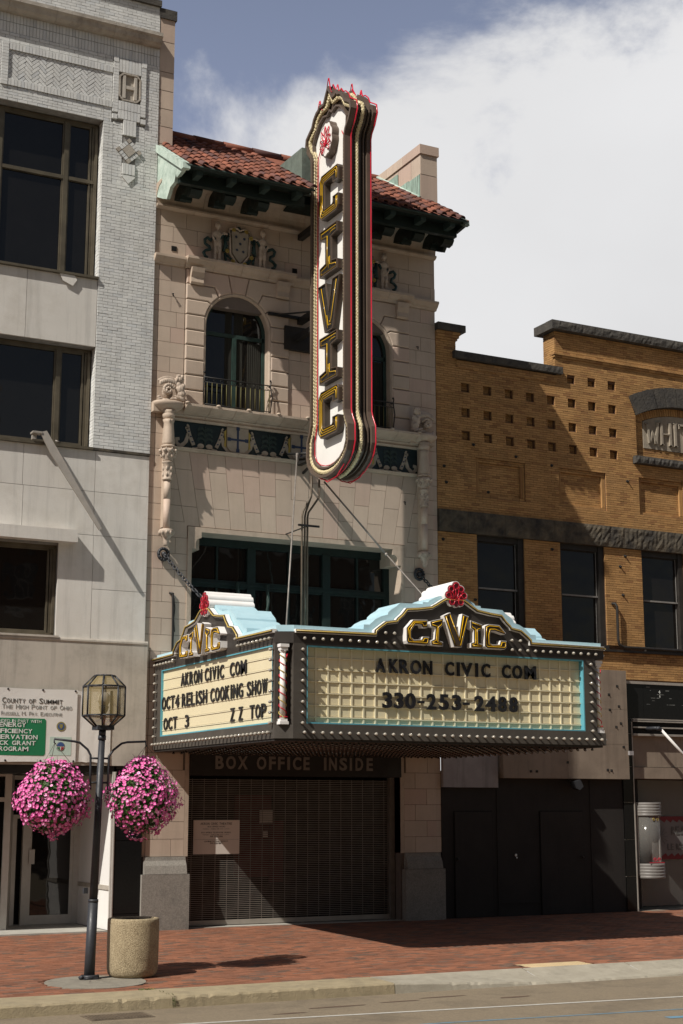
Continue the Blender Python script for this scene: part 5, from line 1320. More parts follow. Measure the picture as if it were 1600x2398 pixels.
for j in range(17):
    for i in range(38):
        x=.35+i*.1585; y=-5.40+j*.31
        if y>-.25: continue
        dxn=abs(((x*1.0+y*.0)%1.268)-.634)
        sof.append((x+(.079 if j%2 else 0),y))
n300=max(0,298-len(bulbs))
for x,y in sof[:n300]: place('light_bulb',dm,(x,y,ZB-.035),mq)
m=MB(); dv=[tuple(v.co) for v in dm.vertices]; df=[(tuple(p.vertices),p.material_index) for p in dm.polygons]
for x,y in sof[n300:]:
    b=len(m.v); m.v+=[(x+a,y+c,ZB-.035+d) for a,c,d in dv]
    for f,mi_ in df: m.cur=mi_; m.face([b+i for i in f])
part('soffit_bulbs',m,['bulb_darkened','socket_dark'],mq,kind='stuff')
# corner columns with a red and gold neon spiral
def barber(cx,cy):
    m=MB(); m.lathe(cx,cy,[(.048,3.60),(.044,4.66)],12); c=part('corner_column',m,'sign_white',mq)
    m=MB(); m.box(cx-.075,cx+.075,cy-.075,cy+.075,3.525,3.57); m.box(cx-.06,cx+.06,cy-.06,cy+.06,3.57,3.61); part('column_base',m,'sign_white_fin',c)
    m=MB(); m.box(cx-.075,cx+.075,cy-.075,cy+.075,4.73,4.78); m.box(cx-.06,cx+.06,cy-.06,cy+.06,4.68,4.73); m.lathe(cx,cy,[(.045,4.64),(.06,4.68)],12); part('column_capital',m,'sign_white_fin',c)
    for ph,mt in ((0,'neon_red'),(math.pi,'neon_gold')):
        m=MB(); n=110; m.tube([(cx+.058*math.cos(ph+t*8.6*math.pi/ n*1.0),cy-.002+.058*math.sin(ph+t*8.6*math.pi/n),4.62-1.0*t/n) for t in range(n+1)],.0075,5); part('spiral_neon',m,mt,c)
    m=MB(); m.tube([(cx-.06,cy-.02,3.64),(cx+.05,cy-.06,3.64),(cx+.11,cy+.02,3.64)],.008,5); m.tube([(cx+.10,cy,4.62),(cx+.05,cy-.05,4.62),(cx+.04,cy-.05,4.56)],.008,5); part('neon_end',m,'neon_red',c)
barber(.215,-5.515); barber(6.285,-5.50)
# ================================================================ blade sign
bs2=thing('vertical_blade_sign',(3.15,-1.77,8.5),'tall vertical CIVIC blade sign with white face, brown ribbed edge and red neon outline','sign')
U0=1.77
HP=[(0,16.60),(.10,16.46),(.20,16.30),(.30,16.30),(.36,16.36),(.44,16.27),(.54,16.24),(.66,16.14),(.74,16.0),(.86,15.93),(1.0,15.84),(1.03,15.68),(.93,15.48),(.80,15.34),(.755,15.22),(.75,9.66),(.80,9.52),(.90,9.34),(.91,9.02),(.84,8.84),(.70,8.70),(.48,8.58),(.24,8.51),(0,8.49)]
BP=[(-(U0+d),z) for d,z in HP]+[(-(U0-d),z) for d,z in HP[-2:0:-1]]     # (y,z), clockwise or not
BP=ccw(BP)
X0=2.845
def oy(d): return offset(BP,d)
m=MB(); m.ring(BP,oy(.055),0,X0,X0+.14); part('face_rim',m,'brown_paint',bs2)
WH=[(0,16.05),(.10,15.98),(.28,16.03),(.45,15.96),(.62,15.80),(.73,15.63),(.72,15.46),(.63,15.30),(.61,15.15),(.61,9.72),(.64,9.56),(.71,9.32),(.71,9.06),(.62,8.90),(.45,8.79),(.22,8.72),(0,8.70)]
WPOLY=ccw([(-(U0+d),z) for d,z in WH]+[(-(U0-d),z) for d,z in WH[-2:0:-1]])
m=MB(); m.ring(offset(WPOLY,-.035),WPOLY,0,X0+.04,X0+.14); part('inner_rim',m,'brown_paint',bs2)
def clean(P,lim=.02): return P
m=MB(); m.prism(oy(.05),0,X0+.14,X0+.15); part('face_back',m,'brown_paint',bs2)
m=MB(); m.prism(offset(WPOLY,-.005),0,X0+.115,X0+.139); part('white_face',m,'sign_white',bs2)
def rope(path,r,closed,name,par):
    """twisted bead rope: a tube whose radius ripples"""
    pts=[]; n=len(path); 
    for i in range(n if closed else n-1):
        a=Vector(path[i]); b=Vector(path[(i+1)%n]); k=max(1,int((b-a).length/.022))
        for j in range(k): pts.append(a+(b-a)*j/k)
    if not closed: pts.append(Vector(path[-1]))
    m=MB(); m.smooth=False; N_=len(pts); rings=[]; prev=None; nn=8
    for i,p in enumerate(pts):
        t=(pts[(i+1)%N_]-pts[i-1]) if closed or 0<i<N_-1 else (pts[min(i+1,N_-1)]-pts[max(i-1,0)])
        t.normalize(); a=Vector((1,0,0)); x=(a-t*a.dot(t)).normalized(); y=t.cross(x)
        rings.append(m.pts([tuple(p+(x*math.cos(2*math.pi*q/nn)+y*math.sin(2*math.pi*q/nn))*r*(1+.20*math.cos(2*math.pi*(q/nn*2)+i*1.9))) for q in range(nn)]))
    for i in range(N_ if closed else N_-1):
        A=rings[i];Bq=rings[(i+1)%N_]
        for q in range(nn): m.face((A[q],A[(q+1)%nn],Bq[(q+1)%nn],Bq[q]))
    return part(name,m,'rope_gold',par)
rope([(X0+.075,p[0],p[1]) for p in oy(.108)],.044,True,'rope_trim',bs2)
m=MB(); m.prism(oy(.10),0,X0+.15,X0+.555); part('sign_core',m,'window_black',bs2)
for x0,x1,d in ((.15,.175,.0),(.215,.235,.045),(.335,.36,.03),(.385,.40,.07),(.43,.455,.035)):
    m=MB(); m.prism(oy(d),0,X0+x0,X0+x1); part('edge_fin',m,'brown_paint',bs2)
m=MB(); m.ring(BP,oy(.12),0,X0+.50,X0+.59); part('far_rim',m,'brown_paint',bs2)
m=MB(); m.prism(oy(.13),0,X0+.49,X0+.58); part('far_face',m,'sign_white',bs2)
fr_edge=[(X0+.285,p[0],p[1]) for p in oy(.02)]
# rope only over the top, street edge and bottom of the sign
k0=min(range(len(BP)),key=lambda i:(BP[i][0]+.9)**2+(BP[i][1]-16.4)**2)
order=[]; n_=len(fr_edge)
sel=[i for i in range(n_) if BP[i][0]<-U0+.02]
i0=[i for i in sel if (i-1)%n_ not in sel][0]; seq=[]; i=i0
while i in sel and len(seq)<n_: seq.append(i); i=(i+1)%n_
rope([fr_edge[i] for i in seq],.038,False,'edge_rope',bs2)
for xx,dd in ((X0+.135,-.03),(X0+.575,-.03)):
    P=oy(dd); m=MB(); m.tube([(xx,p[0],p[1]) for p in P],.0135,6,closed=True); part('outline_neon',m,'neon_red',bs2)
# neon outlines on the white face
Q=offset(WPOLY,.03); lowseq=[p for p in Q if p[1]<15.3]
m=MB(); QQ=[p for p in Q]; j=[i for i in range(len(QQ)) if QQ[i][1]<15.25]
st=[i for i in j if (i-1)%len(QQ) not in j][0]; seq=[]; i=st
while i%len(QQ) in j and len(seq)<len(QQ): seq.append(QQ[i%len(QQ)]); i+=1
if seq[0][0]>seq[-1][0]: seq=seq[::-1]
m.tube([(X0+.085,seq[0][0]+.10,seq[0][1]+.28),(X0+.085,seq[0][0]+.01,seq[0][1]+.14)]+[(X0+.085,p[0],p[1]) for p in seq]+[(X0+.085,seq[-1][0]-.02,seq[-1][1]+.12),(X0+.085,seq[-1][0]-.12,seq[-1][1]+.26),(X0+.085,seq[-1][0]-.26,seq[-1][1]+.2)],.0095,6); part('face_neon',m,'neon_red',bs2)
for y in (-2.36,-1.18):
    for z in (14.9,13.6,12.3,11.0,9.9):
        m=MB(); m.box(X0+.085,X0+.12,y-.006,y+.006,z-.012,z+.012); part('tube_support',m,'bulb_glass',bs2)
# crest spikes of neon
for xx in (X0+.03,X0+.56):
    for d,h,w in ((0,.26,.10),(.40,.16,.09),(-.40,.16,.09)):
        zb=16.50 if d==0 else 16.28
        m=MB(); m.tube([(xx,-(U0+d-w),zb),(xx,-(U0+d-.012),zb+h),(xx,-(U0+d+.012),zb+h),(xx,-(U0+d+w),zb-.06),(xx,-(U0+d+w+.05),zb-.10)],.0105,6); part('spike_neon',m,'neon_red',bs2)
m=MB(); m.tube([(X0+.06,-1.35,8.58),(X0+.06,-1.7,8.40),(X0+.06,-2.1,8.44),(X0+.06,-2.4,8.62)],.011,6); m.tube([(X0+.5,-1.5,8.50),(X0+.5,-1.8,8.40),(X0+.5,-2.2,8.44),(X0+.5,-2.35,8.52)],.011,6); part('loose_neon',m,'neon_red',bs2)
BF=Frame((X0,0,0),(0,-1,0),(0,0,1),(-1,0,0))
def bl_letter(P,neon):
    P=ccw([(u+.06,v) for u,v in P]); neon=[[(u+.06,v) for u,v in nl] for nl in neon]; m=MB(BF); m.prism(P,2,-.115,.0); lt=part('channel_letter',m,'letter_brown',bs2)
    m=MB(BF); m.prism(offset(P,.004),2,.0,.002); part('letter_face',m,'window_black',lt)  # black sheet put in for the shade inside the open letter
    m=MB(BF); m.ring(P,offset(P,.012),2,.0,.035); part('letter_lip',m,'brown_paint',lt)
    for nl in neon:
        m=MB(BF); m.tube([(u,v,.025) for u,v in nl],.0062,5); part('letter_neon',m,'neon_yellow',lt)
def Cl(z0,z1):
    a,b=1.41,2.25; t=.23; c=.11
    P=[(a,z0+c),(a,z1-c-.02),(a+c,z1),(b-.03,z1+.0),(b,z1-.06),(b,z1-.31),(b-t,z1-.31),(b-t,z1-.19),(a+t+.02,z1-.19),(a+t-.0,z1-.22),(a+t,z0+.22),(a+t+.03,z0+.19),(b-t-.03,z0+.19),(b-t,z0+.22),(b-t,z0+.33),(b,z0+.33),(b,z0+.09),(b-.08,z0),(a+c,z0)]
    ne=[]
    for d in (.055,.10,.145):
        ne.append([(b-d,z1-.27),(b-d,z1-d-.03),(b-d-.03,z1-d+.02),(a+d+.06,z1-d+.0),(a+d,z1-d-.06),(a+d,z0+d+.05),(a+d+.05,z0+d),(b-d-.04,z0+d),(b-d,z0+d+.04),(b-d,z0+.29)][(0 if d<.14 else 2):(10 if d<.14 else 8)])
    bl_letter(P,ne)
def Il(z0,z1):
    a,b=1.45,2.20; s=.22; h=.17; mI=(a+b)/2
    P=[(a,z0),(b,z0),(b,z0+h+.02),(mI+.125,z0+h+.06),(mI+.125,z1-h-.06),(b,z1-h-.02),(b,z1),(a,z1),(a,z1-h-.02),(mI-.125,z1-h-.06),(mI-.125,z0+h+.06),(a,z0+h+.02)]
    ne=[[(a+.06,z1-.15),(a+.06,z1-.06),(b-.06,z1-.06)],[(a+.06,z1-.15),(mI-.055,z1-.17),(mI-.055,z0+.17),(a+.06,z0+.13),(a+.06,z0+.05),(b-.06,z0+.05),(b-.06,z0+.12),(mI+.055,z0+.17),(mI+.055,z0+.34)],[(mI,z0+.10),(mI,z0+.34)],[(mI+.06,z1-.15),(mI+.12,z1-.12),(b-.08,z1-.12)]]
    bl_letter(P,ne)
def Vl(z0,z1):
    a,b=1.37,2.31
    P=[(a,z1),(a+.33,z1),(1.85,z0+.42),(b-.30,z1),(b,z1),(2.02,z0),(1.68,z0)]
    ne=[[(a+.14,z1-.06),(1.80,z0+.07)],[(b-.14,z1-.06),(1.94,z0+.22),(1.90,z0+.16),(1.87,z0+.2)],[(1.76,z0+.34),(1.82,z0+.12),(1.93,z0+.12)]]
    bl_letter(P,ne)
Cl(13.76,14.70); Il(12.56,13.52); Vl(11.37,12.39); Il(10.36,11.30); Cl(9.27,10.20)
# palmette of the blade
P=[]
for k in range(60):
    t=2*math.pi*k/60; r=1+.10*abs(math.sin(t*4.5)); P.append((U0+.02+.27*math.cos(t)*r,15.42+.35*math.sin(t)*r))
m=MB(BF); m.prism(P,2,-.115,.03); pb=part('palmette',m,'brown_paint',bs2)
m=MB(BF); m.prism(offset(ccw(P),.03),2,.03,.034); part('palmette_face',m,'sign_white',pb)
for k in range(9):
    a=rad(90+(k-4)*34); l=.30 if abs(k-4)<2 else .24
    pp=[(U0+.02,15.26,.05)]
    for t in range(8):
        tt=t/7; pp.append((U0+.02+math.cos(a)*l*(.25+.75*tt)*1.0+.045*math.sin(tt*math.pi)*math.cos(a+1.57),15.34+math.sin(a)*l*1.15*(.2+.8*tt)+.045*math.sin(tt*math.pi)*math.sin(a+1.57),.055))
    pp+=[(U0+.02+math.cos(a)*l*.5-.04*math.cos(a+1.57),15.34+math.sin(a)*l*.55-.04*math.sin(a+1.57),.055)]
    m=MB(BF); m.tube(pp,.010,5); part('neon_scroll',m,'neon_red',pb)
# mounting steel
for z,xx in ((11.75,3.0),(14.0,3.1),(12.15,3.1),(9.15,3.1)):
    m=MB(); m.box(xx-.06,xx+.06,-1.0,.0,z-.06,z+.06); part('mounting_beam',m,'dark_metal',bs2)
m=MB(); m.box(2.72,3.35,-.10,.0,11.50,12.0); part('mounting_box',m,'window_black',bs2)
m=MB(); m.box(2.35,3.25,-.09,-.03,12.18,12.24); m.tube([(2.5,-.06,12.2),(3.1,-1.0,12.1)],.02,6); part('mounting_arm',m,'dark_metal',bs2)
m=MB(); m.tube([(3.05,0,9.22),(3.0,-.9,9.12)],.03,6); m.tube([(3.2,0,8.95),(3.1,-1.0,9.1)],.03,6); m.tube([(2.75,0,9.3),(3.0,-.9,9.15)],.025,6); part('lower_brace',m,'dark_metal',bs2)
# conduits dropping from the blade to the marquee
for k,(xb,xt,zt) in enumerate(((2.70,2.90,8.66),(2.775,2.92,8.66),(2.845,3.10,8.62))):
    m=MB(); yy=-1.0+.03*k
    m.tube([(xt,yy,zt),(xt,yy,8.34),(xt-.01,yy,8.25),((xt+xb)/2,yy,8.08),(xb+.02,yy,7.93),(xb,yy,7.82),(xb,yy,5.0)],.021,7)
    solo('conduit_pipe',m,'conduit_tan',['rusty tan conduit pipe dropping from blade sign to marquee, leftmost of three','tan conduit pipe in the middle of the three dropping to the marquee','brown conduit pipe, rightmost of the three with a wide bend below the blade sign'][k],'pipe','conduit pipes below the blade sign')
m=MB(); m.box(2.60,3.06,-1.045,-1.02,7.63,7.67); m.box(2.81,2.83,-1.02,0,7.64,7.66)
solo('pipe_bracket',m,'dark_metal','dark steel bracket holding three conduit pipes off the theatre wall','bracket')
m=MB(); m.tube([(2.80,-.55,9.2),(1.15,-3.6,5.1)],.016,6); m.tube([(2.80,-.55,9.2),(2.79,-.57,9.05)],.03,6)
solo('guy_rod',m,'steel_grey','thin steel guy rod running steeply from the blade sign bracket down to the marquee roof','guy rod','guy rods bracing the sign and marquee')
m=MB(); A=Vector((3.1,-1.2,8.5)); Bq=Vector((4.85,-2.1,6.1)); m.tube([A,(4.45,-1.25,7.17)],.018,6); m.tube([(4.45,-1.25,7.17),(4.306,-3.0,6.067),(4.25,-3.3,5.1)],.015,6)
m=MB(); P1=(3.13,-1.1,8.545); P2=(4.02,-2.0,7.03); P3=(4.306,-3.0,6.067); m.tube([P1,P2],.018,6); m.tube([P2,P3,(4.36,-3.18,5.89)],.014,6); m.ball(P2,(.035,.035,.035),6,5)
solo('guy_rod',m,'steel_grey','slanting steel guy rod from the blade sign down towards the right of the marquee','guy rod','guy rods bracing the sign and marquee')
# ================================================================ chains
def chain(A,Bq,label,sag=.0,ll=.115):
    A=Vector(A); Bq=Vector(Bq); t=thing('support_chain',tuple(A),label,'chain','chains holding up the marquee')
    m=MB(); c=(A.x,-.06,A.z)
    m.tube([(c[0]+.10*math.cos(a),-.06,c[2]+.11*math.sin(a)) for a in [k*math.pi/8 for k in range(16)]],.032,7,closed=True)
    for k in range(12): a=k*math.pi/6; m.ball((c[0]+.10*math.cos(a),-.09,c[2]+.11*math.sin(a)),(.026,.03,.026),6,5)
    m.ball((c[0],-.08,c[2]),(.055,.06,.055),8,6); part('rosette',m,'lamp_black',t)
    m=MB(); m.tube([(c[0],-.08,c[2]),(c[0]+.01,-.16,c[2]-.03),tuple(A+(Bq-A)*.06)],.022,7); part('hook',m,'lamp_black',t)
    d=(Bq-A); n=int(d.length/(ll*.72)); link=MB(); a_,b_=ll/2,ll*.30
    link.tube([(a_*math.cos(q)*.95,b_*math.sin(q),0) for q in [k*math.pi/6 for k in range(12)]],.0135,6,closed=True); lm=link.mesh('chain_link','lamp_black',(0,0,0))
    q0=d.to_track_quat('X','Z')
    for i in range(n):
        f=.05+.95*i/(n-1); p=A+d*f; p.z-=sag*4*f*(1-f)
        o=place('chain_link',lm,p,t); o.rotation_euler=(q0.to_matrix()@Matrix.Rotation(math.pi/2*(i%2)+.4,3,'X')).to_euler()
    return t
chain((.20,-.10,7.03),(.62,-1.02,6.10),'black iron chain from the left colonnette rosette down behind the marquee crest',.03)
chain((5.87,-.10,7.04),(6.02,-.75,6.45),'black iron chain from the right colonnette rosette down behind the marquee crest',.02)
m=MB(); m.tube([(.62,-1.02,6.10),(1.0,-1.9,5.1)],.02,5)
# ================================================================ yellow brick building
yb_=thing('yellow_brick_building',(10,0,0),'yellow brick building at right with stepped parapet, rows of square holes and WHIT plaque','building')
H,Ln=.0515,.19; XE=14.6; XW=6.375
B2=Bricks('brick','yellow_brick')
sq=[]
for x in (7.01,7.58,8.15,8.715,9.275,9.85,10.415,10.985):
    for z in (11.18,10.625,10.075): sq.append((x,x+.215,z,z+.205))
for x in (9.85,10.42,10.99): sq.append((x,x+.215,11.745,11.935))
pn=[(7.36,8.64,8.87,9.73),(9.54,10.84,8.87,9.73),(11.78,13.08,8.87,9.73),(13.9,XE,8.87,9.73)]
# arch outline approximated by courses
AX,AZ,RI,RO=13.1,8.52,3.0,3.47
arch=[]
z=10.04
while z<12.0:
    zc=z+H/2
    def half(r): return math.sqrt(max(0,r*r-(zc-AZ)**2))
    if zc<11.2: w=1.34
    elif zc<11.62: w=min(half(RO),1.34+(zc-11.2)*.40)
    else: w=half(RO)
    if zc<10.22: w=1.47
    if w>0.01: arch.append((AX-w,AX+w,z-.001,z+H))
    z+=H
holes=sq+pn+arch
def fld(*a,**k): B2.field(*a,**k)
fld(XW,XE,8.50,11.88,0,H,Ln,holes); fld(9.55,XE,11.88,12.30,0,H,Ln,sq+arch); fld(9.55,XE,12.40,12.92,0,H,Ln)
fld(9.49,XE,12.30,12.35,-.03,.05,Ln,dep=.1); fld(9.47,XE,12.352,12.40,-.055,.05,Ln,dep=.12,phase=1)
fld(XW,6.89,11.88,12.29,0,H,Ln); fld(XW,6.92,12.29,12.345,-.03,.05,Ln,dep=.1); fld(XW,6.95,12.345,12.40,-.055,.05,Ln,dep=.12); fld(XW,6.97,12.40,12.47,-.08,.06,Ln,dep=.15)
fld(6.89,9.55,11.70,11.86,-.022,H,Ln,dep=.04)
fld(.0,.45,12.06,12.92,9.525,H,Ln,ax='y')
for a,b,c,d in pn:
    fld(a,b,c,c+.055,.045,H,Ln); fld(a,b,d-.09,d,.045,.045,Ln); B2.upright(a,a+.09,c+.055,d-.09,.045,.045); B2.upright(b-.10,b,c+.055,d-.09,.045,.05)
    fld(a+.09,b-.10,c+.055,d-.09,.092,H,Ln,dep=.03)
# jack pieces inside the square holes
for a,b,c,d in sq: fld(a-.0,b,c,d,.11,H,Ln,dep=.03)
# brick soldiers below the arch stones, field round the plaque
for i in range(44):
    t=rad(64+i*52/43); r0,r1=2.80,2.995
    x=AX-math.cos(t)*2.9*1.0; 
def piers(x0,x1,z0,z1): fld(x0,x1,z0,z1,0,H,Ln)
for a,b in ((XW,7.35),(8.57,9.52),(10.73,11.77),(13.0,XE)): piers(a,b,5.80,8.02)
fld(XW,XE,5.06,5.70,0,H,Ln)
fld(AX-1.33,AX+1.4,10.225,10.47,.10,H,Ln,dep=.03); fld(AX-1.33,AX-1.08,10.47,11.22,.10,H,Ln,dep=.03)
B2.build(yb_)
m=MB()
for i in range(40):
    t0=rad(62.5+i*55/40); t1=rad(62.5+(i+1)*55/40-.25); P=[(AX-math.cos(t)*r,AZ+math.sin(t)*r) for t,r in ((t0,2.82),(t1,2.82),(t1,2.995),(t0,2.995))]; m.prism(P,1,.10,.14)
part('arch_soldiers',m,'yellow_brick',yb_,kind='stuff')
m=MB(); holed(m,XW,XE,5.0,11.88,.03,.11,[(a,b,c,d) for a,b,c,d in sq+pn]+[(AX-1.34,XE,10.22,11.75)]+[(7.35,8.57,5.7,8.1),(9.52,10.73,5.7,8.1),(11.77,13.0,5.7,8.1)])
m.box(9.57,XE,.03,.45,11.88,12.95); m.box(XW,6.87,.03,.45,11.88,12.5); m.box(XW,XE,.125,.4,8.1,12.0); m.box(XW,XE,.3,.4,5,8.1); m.box(XW,7.3,.11,.3,5,8.1); m.box(8.62,9.47,.11,.3,5,8.1); m.box(10.78,11.72,.11,.3,5,8.1)
part('backing_wall',m,'yellow_mortar',yb_)
def stone(x0,x1,z0,z1,y,name='lintel_stone',mat='rough_stone',amp=.03,nx=None):
    m=MB(); nx=nx or max(3,int((x1-x0)/.06)); nz=max(2,int((z1-z0)/.07)); g=[]
    for j in range(nz+1):
        r=[]
        for i in range(nx+1):
            e=(i in (0,nx)) or (j in (0,nz)); r.append(m.pt((x0+(x1-x0)*i/nx,y-(0 if e else R.uniform(0,amp)),z0+(z1-z0)*j/nz)))
        g.append(r)
    for a,b in zip(g,g[1:]):
        for i in range(nx): m.face((a[i],a[i+1],b[i+1],b[i]))
    m.box(x0,x1,y+.0005,.12,z0,z1); return part(name,m,mat,yb_)
cx_=[XW+.002,7.1,8.05,9.35,10.88,11.27,12.4,13.6,XE]
for a,b in zip(cx_,cx_[1:]): stone(a+.003,b-.003,8.025,8.495,-.06,amp=.026)
for a,b in ((6.80,7.77),(7.775,8.80),(8.805,9.67)): stone(a,b,11.895,12.055,-.10,'coping_stone','dark_stone',.015)
stone(XW-.01,7.07,12.475,12.63,-.14,'coping_stone','dark_stone',.012)
for a,b in ((9.38,10.6),(10.605,12.2),(12.205,13.4),(13.405,XE)): stone(a,b,12.93,13.14,-.14,'coping_stone','dark_stone',.02)
m=MB(); m.box(9.383,9.9,-.13,.6,12.933,13.137); m.box(XW+.003,7.067,-.13,.5,12.478,12.627); m.box(6.85,9.667,-.09,.45,11.898,12.052); part('coping_bed',m,'dark_stone',yb_)
for i in range(9):
    t0=rad(63.7+i*(116.3-63.7)/9+.15); t1=rad(63.7+(i+1)*(116.3-63.7)/9-.15)
    m=MB(); P=[(AX-math.cos(t)*r,AZ+math.sin(t)*r) for t,r in ((t0,RI),(t0,RO),((t0+t1)/2,RO+.01),(t1,RO),(t1,RI),((t0+t1)/2,RI+.005))]; m.prism(P,1,-.075+R.uniform(-.012,.012),.12); part('arch_stone',m,'dark_stone',yb_)
stone(11.64,XE,10.045,10.215,-.12,'plaque_sill','dark_stone',.03)
m=MB(); P=[(12.03,10.475),(14.17,10.475)]+[(AX-math.cos(rad(t))*2.81,AZ+math.sin(rad(t))*2.81) for t in range(112,67,-4)]; P=[(12.03,10.475),(14.17,10.475),(14.17,11.11)]+[(AX+math.cos(rad(t))*2.81,AZ+math.sin(rad(t))*2.81) for t in (70,74,78,82,86,90,94,98,102,106,110)]+[(12.03,11.11)]
m.prism(P,1,.085,.12); plq=part('name_plaque',m,'plaque_stone',yb_)
FP=Frame((0,.085,0),(1,0,0),(0,0,1),(0,-1,0))
def serif(P,nm='letter'):
    m=MB(FP)
    for q in P: m.prism(q,2,0,.055)
    part('carved_letter',m,'plaque_stone',plq)
def bar(x0,z0,x1,z1,w): 
    d=Vector((x1-x0,z1-z0)).normalized(); nn=Vector((-d.y,d.x))*w/2
    return [(x0-nn.x,z0-nn.y),(x1-nn.x,z1-nn.y),(x1+nn.x,z1+nn.y),(x0+nn.x,z0+nn.y)]
serif([bar(12.12,11.06,12.19,10.60,.06),bar(12.20,10.60,12.28,10.90,.035),bar(12.28,10.90,12.355,10.60,.035),bar(12.365,10.60,12.44,11.12,.06),bar(12.06,11.06,12.17,11.06,.02),bar(12.40,11.12,12.48,11.12,.02)])
serif([bar(12.545,10.59,12.545,11.13,.06),bar(12.80,10.59,12.80,11.14,.06),bar(12.56,10.86,12.79,10.86,.03),bar(12.51,10.60,12.60,10.60,.02),bar(12.76,10.60,12.86,10.60,.02),bar(12.50,11.13,12.60,11.13,.02)])
serif([bar(12.95,10.59,12.95,11.15,.065),bar(12.90,10.60,13.01,10.60,.02),bar(12.90,11.15,13.01,11.15,.02)])
serif([bar(13.06,11.13,13.42,11.13,.05),bar(13.24,10.59,13.24,11.13,.065),bar(13.07,11.04,13.07,11.14,.03)])
# windows
for x0,x1 in ((7.35,8.57),(9.52,10.73),(11.77,13.0)):
    f=MB(); y=.13
    f.box(x0,x0+.05,y-.08,y+.1,5.78,8.02); f.box(x1-.14,x1,y-.08,y+.1,5.78,8.02); f.box(x0+.05,x1-.14,y-.06,y+.1,7.90,8.02); f.box(x0,x1,-.06,y+.1,5.70,5.79)
    w=part('window',f,'window_black',yb_)
    for (z0,z1,yy,mt) in ((6.86,7.92,y+.0,'window_black'),(5.79,6.90,y+.03,'window_black')):
        q=MB(); q.ring([(x0+.05,z0),(x1-.13,z0),(x1-.13,z1),(x0+.05,z1)],[(x0+.09,z0+.045),(x1-.17,z0+.045),(x1-.17,z1-.045),(x0+.09,z1-.045)],1,yy,yy+.03); s_=part('sash',q,mt,w)
        q=MB(); q.box(x0+.08,x1-.16,yy+.015,yy+.02,z0+.03,z1-.03); part('pane',q,'pane_old',s_)
        q=MB(); q.box(x1-.172,x1-.160,yy-.012,yy,z0+.01,z1-.01); part('lit_stile_edge',q,'sash_grey',s_)  # pale strip standing in for sunlight along the right stile
    q=MB(); q.box(x0+.05,x1-.14,y-.02,y+.03,6.865,6.90); part('meeting_rail',q,'sash_grey',w)
m=MB(); m.box(XW,XE,-.075,.1,5.655,5.70); part('sill_course',m,'window_black',yb_)
m=MB(); m.tube([(10.88,.0,6.74),(10.93,-.07,6.73),(10.955,-.09,6.66),(10.955,-.09,5.95),(10.98,-.09,5.82),(11.10,-.09,5.765),(XE,-.09,5.765)],.03,8)
solo('wall_pipe',m,'window_black','black pipe running down and bending along the sill of the yellow brick building','pipe')
for x,z in ((6.55,9.45),(6.6,9.1),(7.3,10.0),(8.4,9.85),(9.35,9.75),(7.66,8.98),(6.5,7.85),(9.3,7.85),(11.45,9.6),(11.15,7.6),(11.2,6.95),(11.3,7.85),(7.28,6.6)):
    m=MB(); m.tube([(x,.02,z),(x+.003,-.055,z-.004)],.015,6); m.ball((x,-.005,z),(.04,.012,.035),8,5); part('wall_anchor',m,'dark_metal',yb_)
# ================================================================ boarded ground floor
bw_=thing('boarded_shopfront',(8.7,-.02,0),'black painted plywood boarded shopfront with two flush doors below the marquee','shopfront')
m=MB(); m.box(6.375,11.0,.0,.2,-.05,3.0); part('board_wall',m,'plywood',bw_)
for a,b in ((6.38,7.70),(7.705,8.75)):
    m=MB(); m.box(a,b,-.012,.0,.05 if a<7 else .30,2.655 if a<7 else 2.85); 
for x0,x1 in ((6.655,7.60),(8.77,9.90)):
    m=MB(); m.box(x0,x1,-.006,.0,.05,2.19); part('door_gap',m,'interior_black',bw_)
    m=MB(); m.box(x0+.02,x1-.02,-.03,-.006,.06,2.17); d=part('door',m,'plywood',bw_)
    m=MB(); xh=x0+.07 if x0<7 else x1-.06; m.ball((xh,-.05,1.22),(.03,.03,.03),8,6); part('door_knob',m,'dark_metal',d)
for x in (7.71,10.1):
    m=MB(); m.box(x,x+.03,-.014,.0,.05,2.85); part('batten',m,'plywood',bw_)
m=MB(); m.box(7.74,8.75,-.012,0,.30,.33); part('batten',m,'plywood',bw_)
m=MB(); m.box(6.375,7.71,-.09,.0,2.665,3.9); part('grey_infill_panel',m,'grey_panel',bw_)
m=MB(); m.ball((8.16,-.02,1.28),(.03,.01,.03),7,5); m.ball((8.18,-.02,1.23),(.02,.01,.02),6,4); part('paint_fleck',m,'print_white',bw_)
sb2=thing('blank_sign_box',(9.4,-.2,2.85),'blank weathered tan metal sign box bolted above the boarded doors right of the marquee','sign box')
m=MB(); m.box(7.76,11.04,-.21,.0,2.86,5.225); part('box_body',m,'tan_metal',sb2)
for z0,z1 in ((2.865,3.605),(3.61,4.365),(4.37,5.22)):
    for x0,x1 in ((7.765,9.4),(9.405,11.035)):
        m=MB(); m.box(x0,x1,-.218,-.2105,z0,z1); part('sheet',m,'tan_metal',sb2)
for x,z in ((10.78,4.87),(10.81,4.43),(10.85,4.06),(10.72,3.98),(10.55,4.68),(10.56,4.35),(10.45,3.05),(10.55,3.04),(8.45,3.0),(8.6,3.0),(9.4,3.2),(10.9,3.55)):
    m=MB(); m.tube([(x,-.218,z),(x+.004,-.236,z-.008)],.014,6); m.box(x-.03,x+.03,-.222,-.218,z-.02,z+.03); part('bolt',m,'dark_metal',sb2)
fl=thing('flood_light',(9.6,-.2,2.7),'small black floodlight hanging under the blank tan sign box','light')
m=MB(); m.tube([(9.45,-.1,2.86),(9.5,-.15,2.80),(9.58,-.2,2.76)],.015,6); part('arm',m,'dark_metal',fl)
